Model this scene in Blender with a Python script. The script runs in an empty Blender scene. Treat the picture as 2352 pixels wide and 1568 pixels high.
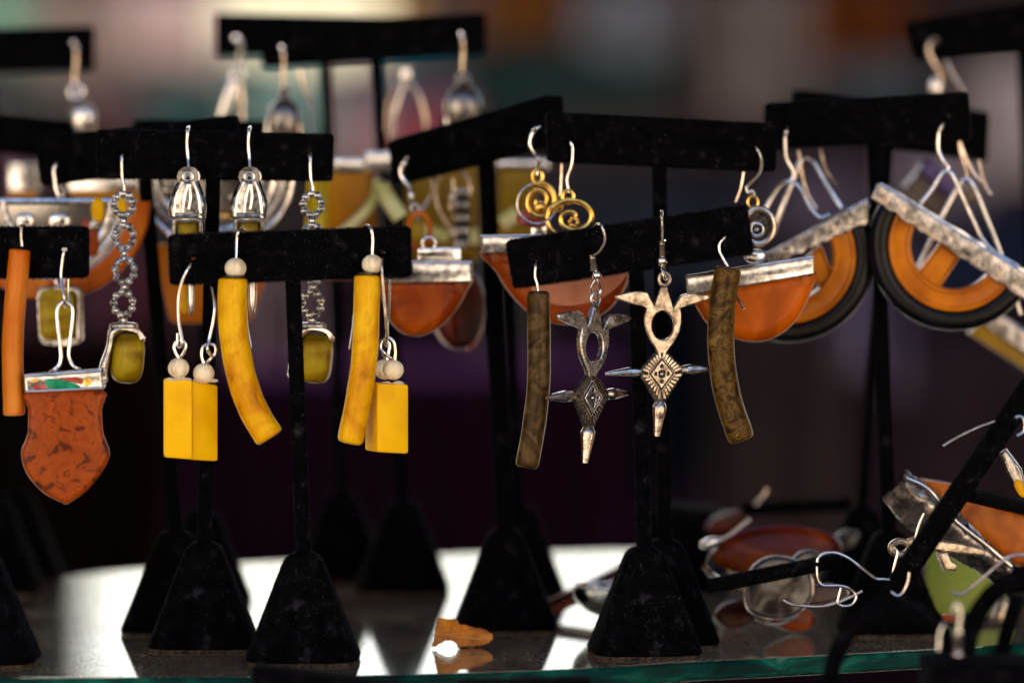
import bpy, bmesh, math, random
from mathutils import Vector, Matrix
C = bpy.context.scene.collection
R = math.radians
random.seed(7)

# ------------------------------------------------------------------ camera, sky, sun, exposure
K = 0.27797 / 2352            # metres per picture unit per metre of distance
HZ = 490.0                    # picture row of the horizon
H = 1030 * K * 1.1            # camera height above the glass shelf
cam = bpy.data.objects.new('camera', bpy.data.cameras.new('camera'))
C.objects.link(cam)
cam.location = (0, 0, H); cam.rotation_euler = (R(90), 0, 0)
cam.data.sensor_width = 36; cam.data.lens = 36 / 0.27797
cam.data.shift_y = -(784 - HZ) / 2352
cam.data.clip_start = 0.02; cam.data.clip_end = 2000
cam.data.dof.use_dof = True; cam.data.dof.focus_distance = 1.112; cam.data.dof.aperture_fstop = 5.0
bpy.context.scene.camera = cam

world = bpy.data.worlds.new('World'); bpy.context.scene.world = world
world.use_nodes = True
wn = world.node_tree
sky = wn.nodes.new('ShaderNodeTexSky'); sky.sky_type = 'NISHITA'; sky.sun_disc = False
SUN_EL, SUN_AZ = 48, -30
sky.sun_elevation = R(SUN_EL); sky.sun_rotation = R(SUN_AZ)
sky.dust_density = 4.0; sky.air_density = 1.0
bg = wn.nodes['Background']; bg.inputs['Strength'].default_value = 0.115
wn.links.new(sky.outputs[0], bg.inputs[0])
sun = bpy.data.objects.new('sun', bpy.data.lights.new('sun', 'SUN')); C.objects.link(sun)
sun.data.energy = 5; sun.data.angle = R(0.6); sun.data.color = (1, 0.95, 0.88)
az = R(SUN_AZ)
sdir = Vector((math.sin(az) * math.cos(R(SUN_EL)), math.cos(az) * math.cos(R(SUN_EL)), math.sin(R(SUN_EL))))
sun.rotation_euler = (-sdir).to_track_quat('-Z', 'Y').to_euler()
vs = bpy.context.scene.view_settings
vs.view_transform = 'Standard'; vs.look = 'None'; vs.gamma = 1; vs.exposure = 1.95
bpy.context.scene.cycles.max_bounces = 8
bpy.context.scene.cycles.caustics_reflective = False
bpy.context.scene.cycles.caustics_refractive = False
bpy.context.scene.cycles.sample_clamp_indirect = 6

# ------------------------------------------------------------------ helpers
def P(u, v, d):
    return Vector(((u - 1176) * K * d, d, H - (v - HZ) * K * d))
def dbase(v):                 # distance of a point of the shelf seen at row v
    return 1.1 * 1030 / (v - HZ)
def lin(c):
    c = c / 255
    return c / 12.92 if c <= 0.04045 else ((c + 0.055) / 1.055) ** 2.4

def new_mat(name):
    m = bpy.data.materials.new(name); m.use_nodes = True
    return m, m.node_tree, m.node_tree.nodes['Principled BSDF']
def ramp(nt, stops):
    r = nt.nodes.new('ShaderNodeValToRGB')
    e = r.color_ramp.elements
    while len(e) < len(stops): e.new(0.5)
    for i, (p, c) in enumerate(stops):
        e[i].position = p; e[i].color = (*c, 1) if len(c) == 3 else c
    return r
def coords(nt):
    return nt.nodes.new('ShaderNodeTexCoord').outputs['Object']
def noise(nt, scale, detail=4, dist=0.0, vec=None):
    n = nt.nodes.new('ShaderNodeTexNoise'); n.inputs['Scale'].default_value = scale
    n.inputs['Detail'].default_value = detail; n.inputs['Distortion'].default_value = dist
    nt.links.new(vec or coords(nt), n.inputs['Vector'])
    return n
def bump(nt, b, src, strength, dist=0.0005):
    n = nt.nodes.new('ShaderNodeBump'); n.inputs['Strength'].default_value = strength
    n.inputs['Distance'].default_value = dist
    nt.links.new(src, n.inputs['Height']); nt.links.new(n.outputs[0], b.inputs['Normal'])
def mat(name, stops, scale=300, dist=0.0, rough=0.5, metal=0.0, spec=0.5, coat=0.0, sss=0.0, trans=0.0,
        bmp=0.0, bscale=None, detail=4, rough_var=0.0, stretch=None, ior=1.5):
    m, nt, b = new_mat(name)
    vec = coords(nt)
    if stretch:
        mp = nt.nodes.new('ShaderNodeMapping'); mp.inputs['Scale'].default_value = stretch
        nt.links.new(vec, mp.inputs['Vector']); vec = mp.outputs[0]
    n = noise(nt, scale, detail, dist, vec)
    if len(stops) == 1: b.inputs['Base Color'].default_value = (*stops[0][1], 1)
    else:
        r = ramp(nt, stops); nt.links.new(n.outputs['Fac'], r.inputs[0]); nt.links.new(r.outputs[0], b.inputs['Base Color'])
    if coat and sss: rough = max(rough, 0.3)
    b.inputs['Roughness'].default_value = rough
    b.inputs['Metallic'].default_value = metal
    b.inputs['Specular IOR Level'].default_value = spec if not coat else spec * .2
    b.inputs['Coat Weight'].default_value = coat * 0.2; b.inputs['Coat Roughness'].default_value = 0.3
    b.inputs['IOR'].default_value = ior
    if sss:
        b.inputs['Subsurface Weight'].default_value = sss
        b.inputs['Subsurface Radius'].default_value = (1, 0.35, 0.06); b.inputs['Subsurface Scale'].default_value = 0.004
    b.inputs['Transmission Weight'].default_value = trans
    if rough_var:
        mr = nt.nodes.new('ShaderNodeMapRange')
        mr.inputs['From Min'].default_value = 0.3; mr.inputs['From Max'].default_value = 0.7
        mr.inputs['To Min'].default_value = max(0.02, rough - rough_var); mr.inputs['To Max'].default_value = rough + rough_var
        n3 = noise(nt, scale * 1.7, 3)
        nt.links.new(n3.outputs['Fac'], mr.inputs['Value']); nt.links.new(mr.outputs[0], b.inputs['Roughness'])
    if bmp:
        n2 = noise(nt, bscale or scale * 3, 3)
        bump(nt, b, n2.outputs['Fac'], bmp)
    return m

VELVET = mat('black_velvet', [(0.3, (0.0012, 0.0012, 0.0018)), (0.6, (0.003, 0.0029, 0.004)), (0.75, (0.014, 0.014, 0.017))],
             scale=260, rough=1.0, spec=0.02, bmp=0.6, bscale=2500, detail=6)
VELVET_OLD = mat('dusty_black_velvet', [(0.35, (0.001, 0.001, 0.0013)), (0.6, (0.0035, 0.0035, 0.0045)), (0.72, (0.02, 0.02, 0.024)), (0.8, (0.05, 0.047, 0.05))],
             scale=230, rough=1.0, spec=0.02, bmp=0.6, bscale=2500, detail=8)
NAP = mat('velvet_nap', [(0.4, (0.004, 0.004, 0.006)), (0.7, (0.03, 0.03, 0.04))], scale=400, rough=1, spec=0.05)
LINT = mat('pale_lint', [(0.45, (0.02, 0.02, 0.026)), (0.65, (0.22, 0.2, 0.19))], scale=400, rough=1, spec=0.1)
FELT = mat('tan_felt', [(0.35, (0.012, 0.009, 0.007)), (0.65, (0.16, 0.11, 0.07))], scale=700, rough=1, spec=0.05, bmp=0.8, bscale=2500)
SILVER = mat('silver', [(0.35, (0.45, 0.43, 0.42)), (0.6, (0.86, 0.84, 0.82))], scale=420, rough=0.16, metal=1, bmp=0.05, bscale=350, rough_var=0.06)
WIRE = mat('silver_wire', [(0.35, (0.6, 0.56, 0.52)), (0.6, (0.92, 0.9, 0.88))], scale=250, rough=0.16, metal=1, bmp=0.05, bscale=600)
COPPERY = mat('brown_wire', [(0.35, (0.45, 0.34, 0.26)), (0.6, (0.8, 0.66, 0.54))], scale=250, rough=0.22, metal=1)
HAMMERED = mat('hammered_silver', [(0.36, (0.13, 0.12, 0.11)), (0.55, (0.36, 0.34, 0.33)), (0.72, (0.5, 0.38, 0.28))], scale=260, rough=0.25, metal=1, bmp=0.5, bscale=330, rough_var=0.12)
PEWTER = mat('dark_pewter', [(0.34, (0.22, 0.22, 0.225)), (0.56, (0.62, 0.61, 0.61))], scale=420, rough=0.26, metal=1, bmp=0.3, bscale=1500, rough_var=0.08)
SMOKEGREY = mat('smoky_grey_resin', [(0.36, (0.01, 0.008, 0.007)), (0.55, (0.045, 0.035, 0.028)), (0.72, (0.2, 0.16, 0.13))], scale=90, dist=1.5, rough=0.1, spec=.5)
BRONZE_AND_REFLECTION = mat('bronze_and_warm_reflection', [(0.34, (0.18, 0.14, 0.1)), (0.52, (0.48, 0.39, 0.29)), (0.7, (0.58, 0.49, 0.38))], scale=420, rough=0.3, metal=1, bmp=0.3, bscale=1600, rough_var=0.1)  # brown paints reflected surroundings on the pewter cross; own bronze on the charm
POLISHED = mat('polished_pewter', [(0.38, (0.3, 0.26, 0.22)), (0.6, (0.66, 0.6, 0.54))], scale=500, rough=0.18, metal=1, bmp=0.2, bscale=1500)
OXIDE = mat('oxidised_metal', [(0.4, (0.02, 0.018, 0.016)), (0.6, (0.09, 0.08, 0.07))], scale=900, rough=0.5, metal=0.8, bmp=0.4, bscale=2500)
GOLD = mat('gold', [(0.35, (0.62, 0.33, 0.05)), (0.6, (0.95, 0.62, 0.16))], scale=300, rough=0.24, metal=1, bmp=0.1, bscale=900)
CREAM = mat('cream_bead', [(0.3, (0.9, 0.76, 0.5)), (0.5, (0.96, 0.87, 0.64)), (0.75, (0.6, 0.45, 0.28))], scale=160, rough=0.32, sss=0.25, coat=0.3, stretch=(3, 3, 0.6))
GLUE = mat('dry_glue', [(0.4, (0.75, 0.7, 0.62)), (0.6, (0.85, 0.82, 0.76))], scale=500, rough=0.25, trans=0.3, bmp=0.5, bscale=900)
YELLOW = mat('yellow_resin', [(0.3, (0.85, 0.43, 0.0)), (0.5, (0.98, 0.56, 0.001)), (0.7, (0.99, 0.6, 0.002))], scale=60, rough=0.45, sss=0.1, coat=0.1, bmp=0.06, bscale=500)
HONEY = mat('honey_bakelite', [(0.24, (0.3, 0.09, 0.0)), (0.36, (0.66, 0.28, 0.0)), (0.5, (0.78, 0.4, 0.0)), (0.62, (0.9, 0.54, 0.004)), (0.75, (0.62, 0.27, 0.002))], scale=65, dist=1.2, rough=0.3, sss=0.2, coat=0.25, detail=5)
ORANGE = mat('orange_bakelite', [(0.3, (0.34, 0.06, 0.0)), (0.52, (0.55, 0.12, 0.0)), (0.7, (0.7, 0.25, 0.02))], scale=60, dist=0.8, rough=0.18, sss=0.3, coat=0.9, stretch=(1, 1, 0.35))
TORTOISE = mat('brown_tortoise', [(0.3, (0.01, 0.004, 0.001)), (0.43, (0.05, 0.022, 0.002)), (0.52, (0.13, 0.07, 0.008)), (0.58, (0.04, 0.018, 0.002)), (0.68, (0.16, 0.1, 0.02)), (0.76, (0.24, 0.16, 0.05))], scale=105, dist=2.4, rough=0.3, coat=0.3, detail=3)
SMOKY = mat('smoky_brown_bakelite', [(0.3, (0.014, 0.006, 0.001)), (0.48, (0.05, 0.025, 0.004)), (0.57, (0.1, 0.06, 0.02)), (0.72, (0.035, 0.018, 0.004))], scale=95, dist=2.2, rough=0.3, coat=0.3, detail=4)
AMBER = mat('amber_orange', [(0.3, (0.15, 0.018, 0.0)), (0.5, (0.34, 0.052, 0.0)), (0.72, (0.56, 0.12, 0.0))], scale=50, dist=1.2, rough=0.16, sss=0.3, coat=0.9)
AMBER_SWIRL = mat('swirled_amber', [(0.36, (0.09, 0.014, 0.0)), (0.40, (0.27, 0.042, 0.0)), (0.6, (0.37, 0.064, 0.0)), (0.63, (0.13, 0.02, 0.0)), (0.67, (0.42, 0.066, 0.0))], scale=170, dist=1.6, rough=0.14, sss=0.2, coat=1.0, detail=3)
PALE_AMBER = mat('pale_polished_amber', [(0.4, (0.5, 0.19, 0.11)), (0.6, (0.64, 0.28, 0.18))], scale=110, rough=0.12, coat=1.0)
DARKRED = mat('dark_red_resin', [(0.4, (0.03, 0.004, 0.002)), (0.62, (0.12, 0.012, 0.003)), (0.75, (0.4, 0.05, 0.004))], scale=45, dist=0.5, rough=0.12, coat=1.0)
OLIVE = mat('olive_stone', [(0.3, (0.16, 0.09, 0.0)), (0.5, (0.34, 0.23, 0.0)), (0.7, (0.55, 0.42, 0.008))], scale=90, dist=1.2, rough=0.16, sss=0.2, coat=1.0, stretch=(0.4, 1, 1))
OLIVEGOLD = mat('olive_gold_resin', [(0.3, (0.19, 0.1, 0.004)), (0.6, (0.36, 0.21, 0.008))], scale=60, rough=0.25, coat=0.6)
AMBERGOLD = mat('amber_gold_resin', [(0.3, (0.4, 0.14, 0.002)), (0.6, (0.62, 0.26, 0.004))], scale=40, rough=0.25, coat=0.4)
YELLOWSILK = mat('yellow_fibrous_resin', [(0.35, (0.36, 0.25, 0.004)), (0.6, (0.75, 0.58, 0.02))], scale=200, rough=0.3, coat=0.5, stretch=(3, 3, 0.2))
PALEGREEN = mat('pale_green_glass', [(0.4, (0.5, 0.55, 0.14)), (0.6, (0.95, 0.95, 0.5))], scale=40, rough=0.1, coat=1.0, sss=0.3)
WHEELORANGE = mat('orange_wheel_resin', [(0.35, (0.36, 0.09, 0.0)), (0.6, (0.62, 0.19, 0.001))], scale=70, rough=0.18, coat=0.9)
RUBBER = mat('black_glossy_resin', [(0.4, (0.001, 0.001, 0.0015)), (0.6, (0.004, 0.005, 0.01)), (0.72, (0.01, 0.03, 0.08))], scale=60, rough=0.22, coat=0.7)  # blue stop paints a bluish highlight into the black
PURPLE = mat('purple_enamel', [(0.4, (0.06, 0.04, 0.14)), (0.6, (0.1, 0.07, 0.2))], scale=60, rough=0.3, coat=0.6)
MAROON = mat('dark_maroon_enamel', [(0.4, (0.025, 0.008, 0.006)), (0.6, (0.05, 0.015, 0.01))], scale=60, rough=0.4)
LIME = mat('lime_card', [(0.4, (0.25, 0.36, 0.03)), (0.6, (0.36, 0.46, 0.06))], scale=30, rough=0.6)
GREEN = mat('green_gloss', [(0.4, (0.0, 0.2, 0.09)), (0.6, (0.01, 0.36, 0.17))], scale=300, rough=0.25, coat=0.8)
RED_GLOSS = mat('red_gloss', [(0.4, (0.35, 0.05, 0.03)), (0.6, (0.5, 0.14, 0.1))], scale=300, rough=0.25, coat=0.8)
TAN = mat('tan_bead', [(0.4, (0.2, 0.13, 0.08)), (0.6, (0.34, 0.22, 0.14))], scale=100, rough=0.3)
LEAF = mat('dry_leaf', [(0.3, (0.28, 0.07, 0.002)), (0.48, (0.66, 0.2, 0.004)), (0.66, (0.8, 0.29, 0.008)), (0.74, (0.25, 0.07, 0.004))], scale=180, rough=0.55, bmp=0.5, bscale=900, detail=6, dist=0.4)

def glass_mat():
    m, nt, b = new_mat('shelf_glass')
    b.inputs['Base Color'].default_value = (0.75, 0.93, 0.86, 1); b.inputs['Roughness'].default_value = 0.03
    b.inputs['Transmission Weight'].default_value = 1.0; b.inputs['IOR'].default_value = 1.52
    n = noise(nt, 5, 3); bump(nt, b, n.outputs['Fac'], 0.05, 0.0006)
    d = nt.nodes.new('ShaderNodeBsdfDiffuse')
    n1 = noise(nt, 1100, 4); n2 = noise(nt, 22, 4)
    r1 = ramp(nt, [(0.52, (0, 0, 0)), (0.6, (1, 1, 1))]); nt.links.new(n1.outputs['Fac'], r1.inputs[0])
    r2 = ramp(nt, [(0.35, (0.2, 0.2, 0.2)), (0.68, (0.6, 0.6, 0.6))]); nt.links.new(n2.outputs['Fac'], r2.inputs[0])
    mu = nt.nodes.new('ShaderNodeMath'); mu.operation = 'MULTIPLY'
    nt.links.new(r1.outputs[0], mu.inputs[0]); nt.links.new(r2.outputs[0], mu.inputs[1])
    ad = nt.nodes.new('ShaderNodeMath'); ad.operation = 'ADD'; ad.inputs[1].default_value = 0.015
    nt.links.new(mu.outputs[0], ad.inputs[0])
    d.inputs['Color'].default_value = (0.42, 0.34, 0.26, 1)
    mx = nt.nodes.new('ShaderNodeMixShader')
    nt.links.new(ad.outputs[0], mx.inputs[0]); nt.links.new(b.outputs[0], mx.inputs[1]); nt.links.new(d.outputs[0], mx.inputs[2])
    nt.links.new(mx.outputs[0], nt.nodes['Material Output'].inputs['Surface'])
    return m
GLASS = glass_mat()
GLASS_EDGE = mat('glass_edge', [(0.35, (0.0, 0.012, 0.012)), (0.52, (0.001, 0.04, 0.035)), (0.64, (0.005, 0.11, 0.075)), (0.76, (0.15, 0.26, 0.22))], scale=110, dist=0.8, rough=0.3, coat=0.1, spec=0.2, stretch=(0.5, 0.5, 1.6), detail=8)

# --- mesh makers: every maker returns (verts, faces) in world space
def me(name, vf, m, smooth=True, angle=35):
    d = bpy.data.meshes.new(name); d.from_pydata([tuple(v) for v in vf[0]], [], vf[1]); d.materials.append(m)
    d.validate()
    if smooth:
        d.polygons.foreach_set('use_smooth', [True] * len(d.polygons)); d.set_sharp_from_angle(angle=R(angle))
    d.update(); return d
def join(*parts):
    V, F = [], []
    for v, f in parts:
        o = len(V); V += list(v); F += [[i + o for i in g] for g in f]
    return V, F
def catmull(pts, n=6, closed=False):
    pts = [Vector(p) for p in pts]
    if len(pts) < 3: return pts
    out = []; N = len(pts)
    rng = range(N) if closed else range(N - 1)
    for i in rng:
        p0 = pts[(i - 1) % N] if closed or i > 0 else pts[0] * 2 - pts[1]
        p1 = pts[i]; p2 = pts[(i + 1) % N]
        p3 = pts[(i + 2) % N] if closed or i + 2 < N else p2 * 2 - p1
        for k in range(n):
            t = k / n
            out.append(0.5 * ((2 * p1) + (p2 - p0) * t + (2 * p0 - 5 * p1 + 4 * p2 - p3) * t * t + (3 * p1 - p0 - 3 * p2 + p3) * t ** 3))
    if not closed: out.append(pts[-1])
    return out
def sweep(path, rad, section=None, closed=False, up=None):
    """tube along path; rad number or list; section list of (a,b)"""
    n = len(path)
    if section is None: section = [(math.cos(i * math.pi / 5), math.sin(i * math.pi / 5)) for i in range(10)]
    if not isinstance(rad, (list, tuple)): rad = [rad] * n
    T = []
    for i in range(n):
        a = path[(i - 1) % n] if closed or i > 0 else path[i]; b = path[(i + 1) % n] if closed or i < n - 1 else path[i]
        T.append((b - a).normalized())
    N0 = Vector(up) if up else Vector((0, 1, 0))
    if abs(T[0].dot(N0)) > 0.95: N0 = Vector((1, 0, 0))
    N0 = (N0 - T[0] * T[0].dot(N0)).normalized()
    V, F = [], []; m = len(section); nrm = N0
    for i in range(n):
        nrm = (nrm - T[i] * T[i].dot(nrm)).normalized(); bi = T[i].cross(nrm)
        for a, b in section: V.append(path[i] + nrm * (a * rad[i]) + bi * (b * rad[i]))
    for i in range(n if closed else n - 1):
        j = (i + 1) % n
        for k in range(m):
            F.append([i * m + k, i * m + (k + 1) % m, j * m + (k + 1) % m, j * m + k])
    if not closed:
        F.append([k for k in range(m)][::-1]); F.append([(n - 1) * m + k for k in range(m)])
    return V, F
def ball(c, r, sc=(1, 1, 1), nu=20, nv=12, M=None):
    V, F = [], []
    for j in range(nv + 1):
        ph = math.pi * j / nv
        for i in range(nu):
            th = 2 * math.pi * i / nu
            p = Vector((r * sc[0] * math.sin(ph) * math.cos(th), r * sc[1] * math.sin(ph) * math.sin(th), r * sc[2] * math.cos(ph)))
            if M: p = M @ p
            V.append(Vector(c) + p)
    for j in range(nv):
        for i in range(nu):
            F.append([j * nu + i, j * nu + (i + 1) % nu, (j + 1) * nu + (i + 1) % nu, (j + 1) * nu + i])
    return V, F
def superball(c, hx, hy, hz, e=0.5, M=None, nu=28, nv=18):
    V, F = [], []
    def s(x): return math.copysign(abs(x) ** e, x)
    for j in range(nv + 1):
        ph = math.pi * (j / nv - 0.5)
        for i in range(nu):
            th = 2 * math.pi * i / nu
            p = Vector((hx * s(math.cos(ph)) * s(math.cos(th)), hy * s(math.cos(ph)) * s(math.sin(th)), hz * s(math.sin(ph))))
            if M: p = M @ p
            V.append(Vector(c) + p)
    for j in range(nv):
        for i in range(nu):
            F.append([j * nu + i, j * nu + (i + 1) % nu, (j + 1) * nu + (i + 1) % nu, (j + 1) * nu + i])
    return V, F
def torus(c, R_, r, ax=Vector((1, 0, 0)), ay=Vector((0, 0, 1)), ry=None, n=32, a0=0, a1=2 * math.pi):
    full = abs(a1 - a0 - 2 * math.pi) < 1e-6; ry = ry or R_
    path = [Vector(c) + ax * (R_ * math.cos(a0 + (a1 - a0) * i / n)) + ay * (ry * math.sin(a0 + (a1 - a0) * i / n)) for i in range(n if full else n + 1)]
    return sweep(path, r, closed=full, up=ax.cross(ay))
class Fr:
    """a plane standing in the scene: origin seen at (u,v) at distance d, turned by yaw, leaned by roll/pitch"""
    def __init__(s, u, v, d, yaw=0, roll=0, pitch=0):
        s.u, s.v, s.d = u, v, d; s.s = K * d; s.c = math.cos(R(yaw))
        M = Matrix.Rotation(R(yaw), 3, 'Z') @ Matrix.Rotation(R(pitch), 3, 'X') @ Matrix.Rotation(R(roll), 3, 'Y')
        s.M = M; s.o = P(u, v, d)
        s.ax = M @ Vector((1, 0, 0)); s.ay = M @ Vector((0, 0, 1)); s.n = M @ Vector((0, -1, 0))
    def pt(s, u, v, z=0):     # picture units, z towards the viewer in metres; horizontal spread undone by the yaw
        return s.o + s.ax * ((u - s.u) * s.s / s.c) + s.ay * ((s.v - v) * s.s) + s.n * z
    def raw(s, x, y, z=0):    # picture units measured in the plane itself
        return s.o + s.ax * (x * s.s) + s.ay * (y * s.s) + s.n * (z * s.s)
def plate(fr, outline, t, bev=0.0003, holes=(), z=0, raw=False, res=2):
    """solid cut-out: outline in picture units, t thick (m), bevelled edges, real holes"""
    cu = bpy.data.curves.new('c', 'CURVE'); cu.dimensions = '2D'; cu.fill_mode = 'BOTH'
    cu.extrude = max(t / 2 - bev, 1e-5) * 1000; cu.bevel_depth = bev * 1000; cu.bevel_resolution = res; cu.offset = -bev * 1000
    for loop in [outline] + list(holes):
        sp = cu.splines.new('POLY'); sp.points.add(len(loop) - 1); sp.use_cyclic_u = True
        for i, (u, v) in enumerate(loop):
            if raw: x, y = u * fr.s, v * fr.s
            else: x, y = (u - fr.u) * fr.s / fr.c, (fr.v - v) * fr.s
            sp.points[i].co = (x * 1000, y * 1000, 0, 1)
    ob = bpy.data.objects.new('c', cu); m = bpy.data.meshes.new_from_object(ob)
    V = [fr.o + fr.ax * (q.co.x / 1000) + fr.ay * (q.co.y / 1000) + fr.n * (q.co.z / 1000 + z) for q in m.vertices]
    F = [list(p.vertices) for p in m.polygons]
    bpy.data.objects.remove(ob); bpy.data.curves.remove(cu); bpy.data.meshes.remove(m)
    bm = bmesh.new(); vs_ = [bm.verts.new(v) for v in V]
    for f in F:
        try: bm.faces.new([vs_[i] for i in f])
        except ValueError: pass
    bmesh.ops.remove_doubles(bm, verts=bm.verts, dist=1e-6)
    bmesh.ops.recalc_face_normals(bm, faces=bm.faces)
    bm.verts.index_update()
    V = [v.co.copy() for v in bm.verts]; F = [[v.index for v in f.verts] for f in bm.faces]
    bm.free(); return V, F
def smooth2(pts, n=5):
    return [(p.x, p.y) for p in catmull([(a, b, 0) for a, b in pts], n, True)]
def ell(cx, cy, rx, ry=None, n=24, a0=0, rot=0):
    ry = ry or rx; c, s = math.cos(rot), math.sin(rot)
    out = []
    for i in range(n):
        a = a0 + 2 * math.pi * i / n; x, y = rx * math.cos(a), ry * math.sin(a)
        out.append((cx + x * c - y * s, cy + x * s + y * c))
    return out
def rrect(corners, r, n=5):
    """rounded quad from four corner points"""
    out = []; N = len(corners)
    for i in range(N):
        p = Vector((*corners[i], 0)); a = Vector((*corners[i - 1], 0)); b = Vector((*corners[(i + 1) % N], 0))
        da = (a - p).normalized() * r; db = (b - p).normalized() * r
        for k in range(n + 1):
            t = k / n
            q = (p + da) * (1 - t) ** 2 + p * 2 * t * (1 - t) + (p + db) * t * t
            out.append((q.x, q.y))
    return out
def box(c, hx, hy, hz, M=None, bev=0.0):
    if bev:
        bm = bmesh.new(); bmesh.ops.create_cube(bm, size=2)
        for v in bm.verts: v.co = Vector((v.co.x * hx, v.co.y * hy, v.co.z * hz))
        bmesh.ops.bevel(bm, geom=bm.edges[:], offset=bev, segments=2, affect='EDGES', profile=0.6)
        bm.verts.index_update()
        V = [v.co.copy() for v in bm.verts]; F = [[v.index for v in f.verts] for f in bm.faces]; bm.free()
    else:
        V = [Vector((x * hx, y * hy, z * hz)) for x in (-1, 1) for y in (-1, 1) for z in (-1, 1)]
        F = [[0, 1, 3, 2], [4, 6, 7, 5], [0, 4, 5, 1], [2, 3, 7, 6], [0, 2, 6, 4], [1, 5, 7, 3]]
    if M: V = [M @ v for v in V]
    return [Vector(c) + v for v in V], F

class Thing:
    def __init__(s, name, label, cat, loc, group=None):
        o = bpy.data.objects.new(name, None); C.objects.link(o); o.location = loc; o.empty_display_size = 0.005
        o['label'] = label; o['category'] = cat
        if group: o['group'] = group
        s.o = o; s.loc = Vector(loc)
    def part(s, name, vf, m, parent=None, smooth=True, label=None, kind=None, angle=35):
        V = [v - s.loc for v in vf[0]]
        ob = bpy.data.objects.new(name, me(name, (V, vf[1]), m, smooth, angle)); C.objects.link(ob)
        ob.parent = parent or s.o
        if label: ob['label'] = label
        if kind: ob['kind'] = kind
        return ob
def single(name, vf, m, label, cat, group=None, kind=None, smooth=True):
    c = sum(vf[0], Vector()) / len(vf[0])
    ob = bpy.data.objects.new(name, me(name, ([v - c for v in vf[0]], vf[1]), m, smooth)); C.objects.link(ob); ob.location = c
    if kind == 'structure': ob['kind'] = kind
    else:
        ob['label'] = label; ob['category'] = cat
        if group: ob['group'] = group
        if kind: ob['kind'] = kind
    return ob
def wire(pts, r=3.8, d=None, n=6, closed=False):
    """pts: (u, v, d); r in picture units"""
    dd = pts[0][2]
    return sweep(catmull([P(*p) for p in pts], n, closed), r * K * dd, closed=closed)
def W(d, pts, r=3.8, n=6):
    """wire whose points are (u,v) or (u,v,mm behind)"""
    return wire([(p[0], p[1], d + (p[2] / 1000 if len(p) > 2 else 0)) for p in pts], r, n=n)
def fibres(vf, n, length, width, seed, curl=0.0, lay=False):
    """short hairs standing on (or lying along) the surface of vf"""
    rnd = random.Random(seed); V, F = vf
    tris = []; acc = []; tot = 0
    for f in F:
        for k in range(1, len(f) - 1):
            a, b, c = V[f[0]], V[f[k]], V[f[k + 1]]
            ar = (b - a).cross(c - a)
            if ar.length < 1e-14: continue
            tot += ar.length; tris.append((a, b, c, ar.normalized())); acc.append(tot)
    import bisect
    OV, OF = [], []
    for _ in range(n):
        a, b, c, nn = tris[min(bisect.bisect(acc, rnd.random() * tot), len(tris) - 1)]
        s, t = rnd.random(), rnd.random()
        if s + t > 1: s, t = 1 - s, 1 - t
        p = a + (b - a) * s + (c - a) * t
        rv = Vector((rnd.gauss(0, 1), rnd.gauss(0, 1), rnd.gauss(0, 1)))
        tan = (rv - nn * rv.dot(nn)).normalized(); side = nn.cross(tan)
        L = length * rnd.uniform(0.4, 1.3)
        if not lay:
            q = p + (nn + tan * rnd.uniform(0, 0.7)).normalized() * L
            o = len(OV); OV += [p - side * width, p + side * width, q]; OF.append([o, o + 1, o + 2])
        else:
            pts = [p + nn * width * 2]; d_ = tan.copy(); bend = rnd.gauss(0, curl)
            for k in range(4):
                d_ = (Matrix.Rotation(bend + rnd.gauss(0, 0.3), 3, nn) @ d_); pts.append(pts[-1] + d_ * L / 4 + nn * width * 0.6)
            for k in range(4):
                w = nn.cross(d_) * width; o = len(OV)
                OV += [pts[k] - w, pts[k] + w, pts[k + 1] + w, pts[k + 1] - w]; OF.append([o, o + 1, o + 2, o + 3])
    return OV, OF

# ------------------------------------------------------------------ the setting: ground, far street, neighbouring stalls
X_ILL = 1.0      # what a matt white surface facing the camera receives, used to turn seen colours into paint colours
def paint(name, rgb, var=0.35, scale=3.0, thin=0):
    c = tuple(min(0.85, lin(x) / X_ILL * w) for x, w in zip(rgb, (0.97, 0.98, 0.93)))
    lo = tuple(x * (1 - var) for x in c)
    m = mat(name, [(0.35, lo), (0.65, c)], scale=scale, rough=0.95, spec=0.0, detail=2)
    if thin:                      # thin cloth lets some of the light from behind through
        nt = m.node_tree; b = nt.nodes['Principled BSDF']; tr = nt.nodes.new('ShaderNodeBsdfTranslucent')
        tr.inputs['Color'].default_value = (*c, 1)
        mx = nt.nodes.new('ShaderNodeMixShader'); mx.inputs[0].default_value = thin
        nt.links.new(b.outputs[0], mx.inputs[1]); nt.links.new(tr.outputs[0], mx.inputs[2])
        nt.links.new(mx.outputs[0], nt.nodes['Material Output'].inputs['Surface'])
    return m
def setting(name, vf, m): return single(name, vf, m, None, None, kind='structure', smooth=False)
gm = mat('brown_paving', [(0.3, (0.15, 0.11, 0.075)), (0.7, (0.26, 0.19, 0.13))], scale=6, rough=0.9)
setting('ground', ([Vector((x, y, -1.1)) for x, y in ((-60, -60), (60, -60), (60, 90), (-60, 90))], [[0, 1, 2, 3]]), gm)
def slab(u0, v0, u1, v1, d, t):
    a, b = P(u0, v0, d), P(u1, v1, d)
    return box(((a.x + b.x) / 2, d + t / 2, (a.z + b.z) / 2), abs(b.x - a.x) / 2, t / 2, abs(a.z - b.z) / 2)
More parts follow.
